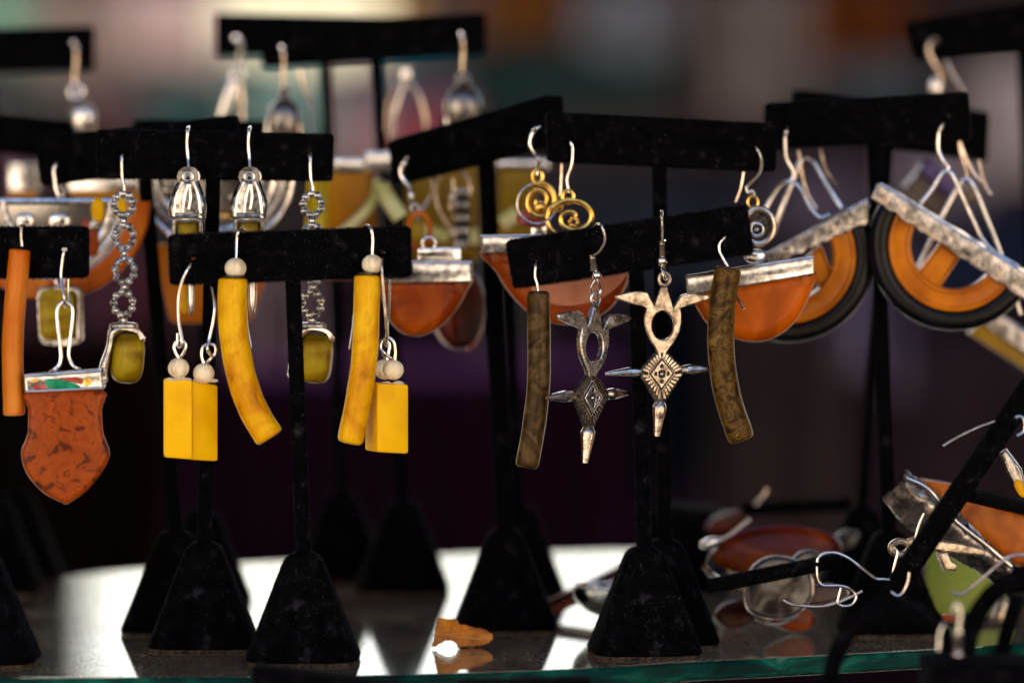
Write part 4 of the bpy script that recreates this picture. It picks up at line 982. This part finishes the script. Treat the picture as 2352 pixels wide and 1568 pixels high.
# ------------------------------------------------------------------ wheel earrings
def wheel(label, cu, cv, ro, d, yaw, ang, strip, hooks, bails, spoke, rr=(1, .955)):
    """half wheel: black tyre, orange ring and spoke, hammered silver strip across the top; ang = slope of the cut"""
    t = E(label, bails[0][3][0], bails[0][3][1], d, 'half wheel earrings with silver strips'); fr = Fr(cu, cv, d, yaw); s = fr.s
    A = R(ang); a0, a1 = math.pi + A, 2 * math.pi + A
    def arc(r0, r1, z, th, m, nm, bev=.0015):
        o_ = [(r1 * math.cos(a0 + (a1 - a0) * i / 48), r1 * math.sin(a0 + (a1 - a0) * i / 48)) for i in range(49)]
        i_ = [(r0 * math.cos(a1 - (a1 - a0) * i / 48), r0 * math.sin(a1 - (a1 - a0) * i / 48)) for i in range(49)]
        t.part(nm, plate(fr, o_ + i_, th, bev, raw=True, z=z, res=4), m)
    arc(ro * .74, ro, 0, .009, RUBBER, 'tyre', .003)
    arc(ro * .51, ro * .78, .0005, .0075, WHEELORANGE, 'rim', .0012)
    t.part('rim_bead', sweep([fr.raw(ro * .745 * math.cos(a0 + (a1 - a0) * i / 48), ro * .745 * math.sin(a0 + (a1 - a0) * i / 48)) + fr.n * .0042 for i in range(49)], 6 * s), WHEELORANGE)
    t.part('rim_bead', sweep([fr.raw(ro * .55 * math.cos(a0 + (a1 - a0) * i / 48), ro * .55 * math.sin(a0 + (a1 - a0) * i / 48)) + fr.n * .0042 for i in range(49)], 6 * s), WHEELORANGE)
    t.part('spoke', plate(fr, rrect(spoke, 4), .006, .0012), WHEELORANGE)
    rnd = random.Random(int(cu)); n = 26; up, lo = [], []
    (x0, y0), (x1, y1), (x2, y2), (x3, y3) = strip
    for i in range(n + 1):
        f = i / n; up.append((x0 + (x1 - x0) * f, y0 + (y1 - y0) * f + rnd.uniform(-1.5, 1.5)))
        lo.append((x3 + (x2 - x3) * f, y3 + (y2 - y3) * f + rnd.uniform(-5, 5) * (1 if 0 < i < n else 0)))
    t.part('silver_strip', plate(fr, up + lo[::-1], .0016, .0004, z=.0056), HAMMERED)
    t.part('silver_strip', plate(fr, [(a + 28, b + 2) for a, b in up] + [(a + 28, b - 12) for a, b in lo[::-1]], .0014, .0003, z=-.0064), SILVER)
    t.part('strip_top', sweep([fr.pt(x0 + 6, y0 + 1, .0052), fr.pt(x1, y1 + 1, .0052)], 4 * s), WIRE)
    for h in hooks: t.part('hook', W(d + h[0], h[1], 4.2), COPPERY if h[2] else WIRE)
    for b in bails: t.part('bail', W(d + b[0], b[1], b[2]), WIRE)
    return t
D14 = S14.d - .009
wheel('half wheel earring of black and orange resin under a silver strip, right of the pole', 2190, 563, 196, D14, 0, -31.5,
      [(2012, 421), (2356, 633), (2356, 692), (1997, 455)],
      [(0, [(2176, 268, 6), (2166, 285, 0), (2156, 308), (2155, 343), (2166, 368), (2178, 384), (2172, 396)], 0), (.012, [(2205, 323), (2216, 355), (2235, 395), (2255, 417)], 1), (.012, [(2203, 325), (2206, 350), (2218, 390), (2222, 412)], 1), (.02, [(2248, 367), (2254, 400), (2264, 428), (2277, 448)], 1)],
      [(0, [(2115, 467), (2140, 435), (2158, 405), (2168, 394), (2180, 394), (2192, 410), (2210, 450), (2235, 505), (2262, 558), (2298, 588), (2340, 612)], 5, (2175, 268)),
       (.012, [(2105, 622), (2125, 580), (2160, 505), (2200, 430), (2212, 414), (2226, 414), (2242, 440), (2272, 515), (2301, 590), (2345, 722)], 5.5)],
      [(2100, 634), (2150, 672), (2204, 590), (2158, 556)])
wheel('half wheel earring of black and orange resin under a silver strip, left of the pole', 1810, 588, 198, D14 + .006, 0, 28,
      [(1756, 582), (1990, 457), (1990, 512), (1765, 610)],
      [(0, [(1815, 290, 6), (1808, 300, 0), (1803, 317), (1806, 362), (1820, 388), (1822, 405), (1813, 418)], 0), (.012, [(1833, 345), (1840, 390), (1852, 440), (1875, 480)], 1), (.02, [(1884, 340), (1893, 380), (1905, 405), (1925, 424)], 1)],
      [(0, [(1735, 535), (1752, 495), (1775, 450), (1795, 424), (1815, 416), (1835, 430), (1852, 462), (1868, 487), (1885, 500), (1907, 493)], 4.8, (1812, 290)),
       (.012, [(1775, 535), (1795, 480), (1818, 420), (1838, 372), (1852, 362), (1868, 373), (1885, 402), (1901, 430), (1932, 478)], 5.5)],
      [(1840, 600), (1880, 660), (1915, 640), (1885, 560)])
t = E('dark purple and maroon square pendant behind the right wheel earring', 2130, 365, 1.27)
fr = Fr(2140, 440, 1.27, 20)
t.part('tile', plate(fr, [(2128, 366), (2206, 440), (2185, 462), (2106, 392)], .006, .001), PURPLE)
t.part('tile', plate(fr, [(2104, 396), (2182, 466), (2150, 512), (2072, 432)], .006, .001), MAROON)
t.part('bead', ball(P(2226, 445, 1.27), 20 * K * 1.27), TAN)
t = E('olive green flat bar with a silver edge, behind the right wheel earring', 2290, 740, 1.235)
fr = Fr(2290, 760, 1.235, 0)
t.part('bar', plate(fr, [(2222, 764), (2250, 742), (2400, 850), (2400, 880)], .006, .0015), OLIVEGOLD)
t.part('edge', plate(fr, [(2250, 740), (2292, 715), (2400, 790), (2400, 848)], .004, .001), HAMMERED)
t = E('thin silver wire earring under the top right bar', 2150, 95, 1.29)
t.part('hook', W(1.29, [(2150, 92, 4), (2137, 100, 0), (2133, 120), (2145, 145), (2158, 170), (2162, 200)], 5), COPPERY)
t.part('bell', superball(P(2150, 200, 1.29), 15 * K * 1.29, 10 * K * 1.29, 22 * K * 1.29, .9), WIRE)
t.part('leg', W(1.29, [(2170, 140), (2190, 175), (2210, 210), (2218, 235)], 5), COPPERY)

# ------------------------------------------------------------------ the dry leaf
def leaf():
    d = 1.136; fr = Fr(1060, 1484, d, 0, 0, 0)
    out = [(1007, 1419), (1030, 1423), (1045, 1424), (1052, 1430), (1053, 1436), (1070, 1438), (1086, 1443), (1105, 1446), (1122, 1453), (1131, 1460), (1133, 1468), (1126, 1476), (1117, 1481), (1100, 1484), (1084, 1486), (1064, 1486), (1051, 1484), (1046, 1476), (1036, 1471), (1024, 1470), (1010, 1478), (1002, 1484), (994, 1484), (996, 1466), (1001, 1446), (1004, 1430)]
    rnd = random.Random(4)
    dense = []
    for i in range(len(out)):
        a, b = out[i], out[(i + 1) % len(out)]
        for k in range(3):
            f = k / 3; dense.append((a[0] + (b[0] - a[0]) * f + rnd.uniform(-1.8, 1.8), a[1] + (b[1] - a[1]) * f + rnd.uniform(-1.6, .8)))
    V, F = plate(fr, dense, .0003, .0001)
    # subdivide and curl
    bm = bmesh.new(); vv = [bm.verts.new(v) for v in V]
    for f in F:
        try: bm.faces.new([vv[i] for i in f])
        except ValueError: pass
    bmesh.ops.triangulate(bm, faces=bm.faces)
    bmesh.ops.subdivide_edges(bm, edges=[e for e in bm.edges if e.calc_length() > .0015], cuts=2)
    bmesh.ops.triangulate(bm, faces=bm.faces)
    for v in bm.verts:
        x = (v.co.x - fr.o.x) / .009; z = v.co.z / .009
        v.co.y += .0018 * math.sin(x * 2.2) + .003 * z * z - .0009 * math.cos(x * 7 + z * 5) * z
    bm.verts.index_update()
    V = [v.co.copy() for v in bm.verts]; F = [[v.index for v in f.verts] for f in bm.faces]; bm.free()
    zmin = min(v.z for v in V)
    for v in V: v.z -= zmin - .0002
    t = Thing('dry_leaf', 'curled orange brown dry leaf standing on the glass shelf', 'leaf', (fr.o.x, d, 0))
    t.part('blade', (V, F), LEAF)
    def yy(u, v):
        p = P(u, v, d); x = (p.x - fr.o.x) / .009; z = p.z / .009
        return p.y + .0018 * math.sin(x * 2.2) + .003 * z * z - .0009 * math.cos(x * 7 + z * 5) * z - .0003
    vm = mat('leaf_vein', [(0.5, (0.6, 0.3, 0.05))], rough=.6)
    for nm, pts, r in (('midrib', [(997, 1455), (1030, 1457), (1065, 1464), (1100, 1469), (1128, 1470)], .00028), ('vein', [(1030, 1457), (1042, 1440), (1046, 1428)], .00013), ('vein', [(1065, 1464), (1080, 1452), (1095, 1447)], .00013), ('vein', [(1060, 1463), (1072, 1474), (1085, 1482)], .00013), ('vein', [(1012, 1456), (1014, 1438), (1012, 1425)], .00013)):
        path = []
        for u, v in pts:
            p = P(u, v, d); p.y = yy(u, v); p.z -= zmin; path.append(p)
        t.part(nm, sweep(catmull(path, 4), r), vm)
leaf()

# ------------------------------------------------------------------ the heap on the right of the shelf
def vel(name, label, vf, cat='stand', group='fallen velvet stands on the right', nap=0, seed=9):
    c = sum(vf[0], Vector()) / len(vf[0])
    t = Thing(name, label, cat, c, group); t.part('bar', vf, VELVET)
    if nap:
        t.part('nap', fibres(vf, int(9000 * nap), .0005, .00004, seed), NAP, smooth=False, kind='stuff')
        t.part('lint', fibres(vf, int(200 * nap), .0014, .00002, seed + 1, .6, True), LINT, smooth=False, kind='stuff')
    return t
RS = rrect([(-1, -1), (1, -1), (1, 1), (-1, 1)], .5, 3)
def beam(p0, p1, w, h=None):
    """square beam between two picture points (u,v,d)"""
    a, b = P(*p0), P(*p1); k = w / 2 * K * p0[2]; hh = (h or 1)
    return sweep([a, a.lerp(b, .01), a.lerp(b, .5), a.lerp(b, .99), b], [k * .85, k, k, k, k * .85], [(x * hh, y) for x, y in RS])
t = vel('fallen_stand', 'fallen black velvet stand whose bar slants up to the right edge', beam((2062, 1340, 1.085), (2372, 880, 1.10), 50, .9), nap=1)
t.part('pole', sweep([P(2225, 1135, 1.10), P(2400, 1178, 1.17)], 18 * PX), VELVET)
t = vel('fallen_stand', 'fallen black velvet stand lying low behind the white ear wire', beam((1628, 1346, 1.12), (1926, 1286, 1.135), 33), nap=.4)
t = vel('fallen_stand', 'fallen black velvet bar lying flat behind the red resin disc', beam((1704, 1168, 1.27), (1950, 1158, 1.27), 32))
o = P(1620, 1235, 1.29); Mx = Matrix.Rotation(R(70), 3, 'X') @ Matrix.Rotation(R(20), 3, 'Y')
bz = ([Mx @ (v - Vector((0, 0, .016))) + o for v in BASE[0]], BASE[1])
t = vel('fallen_stand', 'overturned black velvet base lying behind the right cross stand', bz)
# red resin disc and companions
fr = Fr(1785, 1268, 1.2, 0, -3, -12)
t = Thing('resin_disc', 'large dark red glossy resin disc lying behind the fallen bar', 'pendant', P(1785, 1268, 1.2))
t.part('disc', plate(fr, ell(1785, 1268, 150, 60, 48), .012, .004, res=4), mat('wine_amber', [(0.34, (0.02, 0.002, 0.0)), (0.5, (0.13, 0.014, 0.0)), (0.66, (0.4, 0.09, 0.002))], scale=34, dist=0.8, rough=.12, coat=1, stretch=(.5, 1, 2)))
t.part('edge', torus(fr.raw(0, 2, 26), 140 * fr.s, 5 * fr.s, fr.ax, fr.ay, 52 * fr.s, a0=.25, a1=2.9), mat('wine_highlight', [(0.5, (0.12, 0.03, 0.08))], rough=.15, coat=1))  # purple arc painted as a highlight along the disc's upper side
t = Thing('bangle', 'dark red and orange resin rod lying left of the cross stand base', 'bangle', P(1350, 1330, 1.24))
t.part('rod', beam((1255, 1392, 1.22), (1520, 1262, 1.28), 26), DARKRED)
t.part('inner_rod', beam((1262, 1408, 1.215), (1520, 1290, 1.27), 16), AMBER)
def bowl(label, cu, cv, rx, rz, d, yaw=0, tilt=0):
    t = Thing('silver_bowl', label, 'pendant', P(cu, cv, d), 'polished silver cups lying on the glass')
    M = Matrix.Rotation(R(yaw), 3, 'Z') @ Matrix.Rotation(R(tilt), 3, 'Y')
    V, F = [], []; n, mm = 30, 10
    for j in range(mm + 1):
        ph = math.pi / 2 * j / mm
        for i in range(n):
            a = 2 * math.pi * i / n
            V.append(P(cu, cv, d) + M @ Vector((rx * K * d * math.cos(a) * math.cos(ph), rx * .8 * K * d * math.sin(a) * math.cos(ph), -rz * K * d * math.sin(ph))))
    for j in range(mm):
        for i in range(n): F.append([j * n + i, j * n + (i + 1) % n, (j + 1) * n + (i + 1) % n, (j + 1) * n + i])
    t.part('cup', (V, F), SILVER, angle=60)
    t.part('rim', sweep([V[i] for i in range(n)], 4 * K * d, closed=True), WIRE)
bowl('polished silver cup tipped beside the left of the cross stand base', 1400, 1345, 88, 72, 1.19)
def pebble(label, cu, cv, rx, rz, d, m, roll=0, ry=.008, cat='pendant', rim=False):
    t = Thing('loose_pendant', label, cat, P(cu, cv, d), 'loose pendants heaped on the glass')
    fr = Fr(cu, cv, d, 6, roll, -5); rnd = random.Random(int(cu))
    out = smooth2([(rx * math.cos(a) * rnd.uniform(.86, 1.06), rz * math.sin(a) * rnd.uniform(.86, 1.06)) for a in [math.pi * 2 * q / 9 for q in range(9)]], 4)
    t.part('body', plate(fr, out, .0055, .0014, raw=True, res=3), m)
    if rim: t.part('rim', sweep(catmull([fr.raw(x, y) + fr.n * .002 for x, y in out[::4]], 4, True), 2.6 * fr.s, closed=True), HAMMERED)
    return t
pebble('clear grey domed pendant in a silver rim under the fallen bar', 1782, 1350, 88, 72, 1.155, SMOKEGREY, -22, rim=True)
pebble('dark brown oval pendant in a silver rim behind the curled ear wires', 1880, 1366, 66, 24, 1.16, MAROON, -4, rim=True)
pebble('small smoky silver pendant leaning above the fallen bar', 1845, 1300, 34, 44, 1.17, SMOKEGREY, 35)
pebble('orange brown resin piece lying flat under the clear grey pendant', 1815, 1418, 62, 30, 1.175, AMBER, 8)
pebble('dark amber sliver beside the rear base right of the crosses', 1690, 1412, 52, 34, 1.19, DARKRED, -12)
pebble('small black domed pendant behind the fallen bar end', 1650, 1290, 30, 40, 1.2, RUBBER, 20)
pebble('bright silver nugget right of the crosses beside the rear base', 1632, 1246, 26, 14, 1.19, SILVER, -12)
pebble('amber brown slab end between the rear bases and the ear wires', 2005, 1395, 40, 26, 1.2, AMBER, 15)
pebble('silver edged dark wedge on the glass left of the rear base', 1940, 1240, 36, 22, 1.23, SMOKEGREY, -30)
pebble('thin orange resin piece standing behind the fallen bar', 1725, 1330, 36, 30, 1.2, HONEY, 20)
pebble('dark plum resin piece behind the silver nugget', 1668, 1200, 52, 24, 1.27, DARKRED, -18)
t = Thing('silver_spoon', 'bent silver strip with a coppery edge reaching out of the heap', 'pendant', P(1700, 1300, 1.16))
t.part('strip', sweep(catmull([P(1618, 1300, 1.17), P(1640, 1322, 1.165), P(1664, 1334, 1.16), P(1700, 1330, 1.16)], 6), 7 * K * 1.16), HAMMERED)
t.part('strip_edge', W(1.155, [(1735, 1420), (1765, 1432), (1800, 1430), (1835, 1412)], 4), COPPERY)
t = Thing('ear_wires', 'tangle of bent white silver ear wires on the heap', 'ear wire', P(1930, 1330, 1.12))
t.part('wire', W(1.115, [(1876, 1290), (1880, 1280), (1896, 1270), (1921, 1269), (1951, 1282), (1985, 1308), (2011, 1327), (2030, 1329), (2045, 1329), (2050, 1315), (2055, 1292), (2061, 1268), (2054, 1258)], 3.6), WIRE)
t.part('wire', W(1.115, [(1876, 1300), (1878, 1325), (1888, 1342), (1908, 1344), (1928, 1344), (1950, 1350), (1966, 1368), (1957, 1387), (1938, 1391), (1924, 1384), (1926, 1368), (1931, 1349)], 3.2), WIRE)
t.part('wire', W(1.115, [(1798, 1377), (1815, 1386), (1835, 1390), (1885, 1392), (1921, 1384), (1955, 1370), (1981, 1357)], 3.4), COPPERY)
t.part('wire', W(1.10, [(2122, 1178), (2110, 1205), (2103, 1230), (2098, 1254)], 3.2), WIRE)
t.part('wire', W(1.075, [(2088, 1314), (2085, 1335), (2075, 1358), (2062, 1367), (2046, 1358)], 3), WIRE)
t.part('wire', W(1.06, [(2186, 1360), (2208, 1364), (2235, 1345), (2268, 1317), (2301, 1289), (2325, 1276), (2362, 1272)], 4.2), COPPERY)
t.part('wire', W(1.09, [(2166, 1024), (2200, 1004), (2245, 982), (2285, 967)], 2.8), COPPERY)
t.part('wire', W(1.075, [(2332, 958), (2344, 956), (2354, 968), (2352, 990), (2336, 1000)], 3), WIRE)
t = Thing('ear_wires', 'dull brass ear wire lying left of the red resin disc', 'ear wire', P(1680, 1220, 1.2))
t.part('wire', W(1.2, [(1640, 1250), (1670, 1235), (1700, 1212), (1725, 1192)], 6), COPPERY)
t.part('hook', W(1.25, [(1735, 1160), (1752, 1142), (1764, 1122)], 6), COPPERY)
# crumpled silver strip with amber
t = E('crumpled hammered silver strip with an amber slab lying on the right heap', 2180, 1200, 1.14, name='brooch')
fr = Fr(2180, 1200, 1.14, 15, 0, 0)
rnd = random.Random(12)
V, F = [], []
n, m_ = 40, 8
for i in range(n + 1):
    f = i / n; uu = 2060 + 262 * f; vv = 1098 + 218 * f ** .95
    wd = 40 + 10 * math.sin(f * 5)
    for k in range(m_ + 1):
        g = k / m_ - .35
        V.append(fr.pt(uu - g * wd * 1.1, vv + g * wd * 1.7 + rnd.uniform(-2, 2), .003 * math.cos(g * 4) + rnd.uniform(-.0005, .0005)))
nn = len(V)
V += [v - fr.n * .0012 for v in V[:nn]]
for i in range(n):
    for k in range(m_):
        q = [i * (m_ + 1) + k, i * (m_ + 1) + k + 1, (i + 1) * (m_ + 1) + k + 1, (i + 1) * (m_ + 1) + k]
        F.append(q); F.append([x + nn for x in q[::-1]])
for i in range(n):
    for k in (0, m_):
        a = i * (m_ + 1) + k; b = a + m_ + 1; F.append([a, b, b + nn, a + nn])
t.part('strip', (V, F), HAMMERED, angle=50)
t.part('ridge', sweep(catmull([fr.pt(2068, 1092, .0035), fr.pt(2120, 1120, .004), fr.pt(2180, 1190, .004), fr.pt(2250, 1245, .004), fr.pt(2318, 1302, .0035)], 6), 4 * fr.s), WIRE)
t.part('slab', plate(Fr(2240, 1180, 1.165, 10), [(2110, 1096), (2200, 1112), (2400, 1190), (2400, 1340), (2320, 1290), (2230, 1218), (2160, 1165)], .009, .002), mat('heap_amber', [(0.3, (0.3, 0.045, 0.002)), (0.6, (0.62, 0.17, 0.004)), (0.75, (0.12, 0.02, 0.002))], scale=90, dist=1, rough=.25, coat=.8))
t = E('small bronze cross charm lying against the fallen stand', 2060, 1250, 1.125, name='charm')
fr = Fr(2150, 1260, 1.125, 12)
t.part('ring', torus(fr.pt(2066, 1256), 22 * fr.s, 8 * fr.s, fr.ax, fr.ay, 15 * fr.s), BRONZE_AND_REFLECTION)
t.part('shaft', plate(fr, [(2080, 1238), (2120, 1222), (2130, 1236), (2200, 1246), (2262, 1262), (2262, 1277), (2190, 1270), (2140, 1262), (2090, 1262)], .0035, .0006), BRONZE_AND_REFLECTION)
t.part('foot', plate(fr, [(2146, 1266), (2168, 1262), (2178, 1285), (2192, 1292), (2188, 1308), (2160, 1308)], .0045, .0008, z=.002), BRONZE_AND_REFLECTION)
t = E('carved silver drop with an amber tip at the right edge', 2300, 1040, 1.10)
fr = Fr(2320, 1080, 1.10, -15)
t.part('blade', plate(fr, [(2296, 1040), (2312, 1030), (2345, 1075), (2356, 1125), (2338, 1118), (2322, 1100)], .003, .0007), HAMMERED)
t.part('tip', superball(P(2344, 1121, 1.098), 11 * K * 1.1, 8 * K * 1.1, 22 * K * 1.1, .8, Matrix.Rotation(R(-28), 3, 'Y')), HONEY)
# lime card leaning
t = single('lime_card', plate(Fr(2220, 1350, 1.21, 0, 0, -8), rrect([(2128, 1262), (2262, 1262), (2330, 1410), (2128, 1412)], 8), .002, .0004), LIME, 'lime green card standing behind the right heap', 'card')
single('amber_bead', superball(P(2178, 1418, 1.16), 18 * K * 1.16, .002, 9 * K * 1.16, .7), AMBER, 'small amber sliver on the glass under the lime card', 'bead')

# ------------------------------------------------------------------ foreground display below the shelf edge
def loopv(label, pts, r, d):
    vf = sweep(catmull([P(u, v, d + x / 1000) for u, v, x in pts], 8), r * K * d, [(math.cos(i * math.pi / 8), math.sin(i * math.pi / 8)) for i in range(16)])
    c = P(pts[0][0], pts[0][1], d)
    t = Thing('display_loop', label, 'display', c, 'black velvet loop displays in front of the shelf')
    t.part('arch', vf, VELVET); t.part('nap', fibres(vf, 5000, .0004, .00004, 31), NAP, smooth=False, kind='stuff')
    return t
t = loopv('black velvet arched loop at the bottom right in front of the glass edge', [(1902, 1640, 0), (1908, 1560, 0), (1922, 1500, 0), (1960, 1438, 0), (2020, 1400, 0), (2085, 1396, 0), (2140, 1424, 0), (2172, 1470, 0), (2182, 1560, 0), (2184, 1640, 0)], 20, 1.02)
t.part('foot', superball(P(1905, 1610, 1.02), 50 * K, 50 * K, 62 * K, .8), VELVET)
t = loopv('larger black velvet arched loop cut by the right edge', [(2212, 1640, 0), (2215, 1520, 0), (2232, 1440, 0), (2268, 1376, 0), (2320, 1334, 0), (2390, 1312, 0), (2500, 1360, 0), (2540, 1500, 0)], 23, 1.01)
t.part('strut', sweep([P(2336, 1366, 1.02), P(2318, 1430, 1.02), P(2296, 1520, 1.02)], 18 * K), VELVET)
t.part('silver_chip', superball(P(2298, 1400, 1.035), 18 * K, 6 * K, 34 * K, .7, Matrix.Rotation(R(25), 3, 'Y')), HAMMERED)
blk = box(P(2260, 1640, 1.0), 138 * K, .014, 128 * K, None, .0015)
t = vel('display_block', 'black velvet block at the bottom right corner', blk, 'display', None, nap=.5, seed=44)
t = E('silver ear wire with a coil and bead on the black block', 2200, 1385, .995)
t.part('hook', W(.995, [(2192, 1430, 2), (2190, 1405), (2195, 1386), (2203, 1392), (2206, 1412), (2202, 1440), (2200, 1490)], 3), WIRE)
t.part('coil', coil(2200, 1450, 1487, .995, 7, 9), WIRE)
t.part('bead', ball(P(2201, 1502, .995), 12 * K, (1, 1, .8)), WIRE)
t = E('plain silver ear wire beside the black block', 2165, 1430, 1.0)
t.part('hook', W(1.0, [(2174, 1430, 2), (2166, 1436), (2159, 1455), (2157, 1475), (2156, 1492)], 3.4), WIRE)
t = vel('front_bar', 'black velvet bar top slanting at the bottom left in front of the shelf', plate(Fr(820, 1600, 1.03), rrect([(582, 1522), (1080, 1592), (1080, 1700), (582, 1640)], 12), .012, .0015), 'stand', None, nap=.5, seed=50)
t = vel('front_bar', 'sliver of a black velvet bar at the bottom centre edge', plate(Fr(1200, 1600, 1.02), rrect([(1052, 1562), (1360, 1554), (1360, 1660), (1052, 1660)], 10), .012, .0015), 'stand', None)
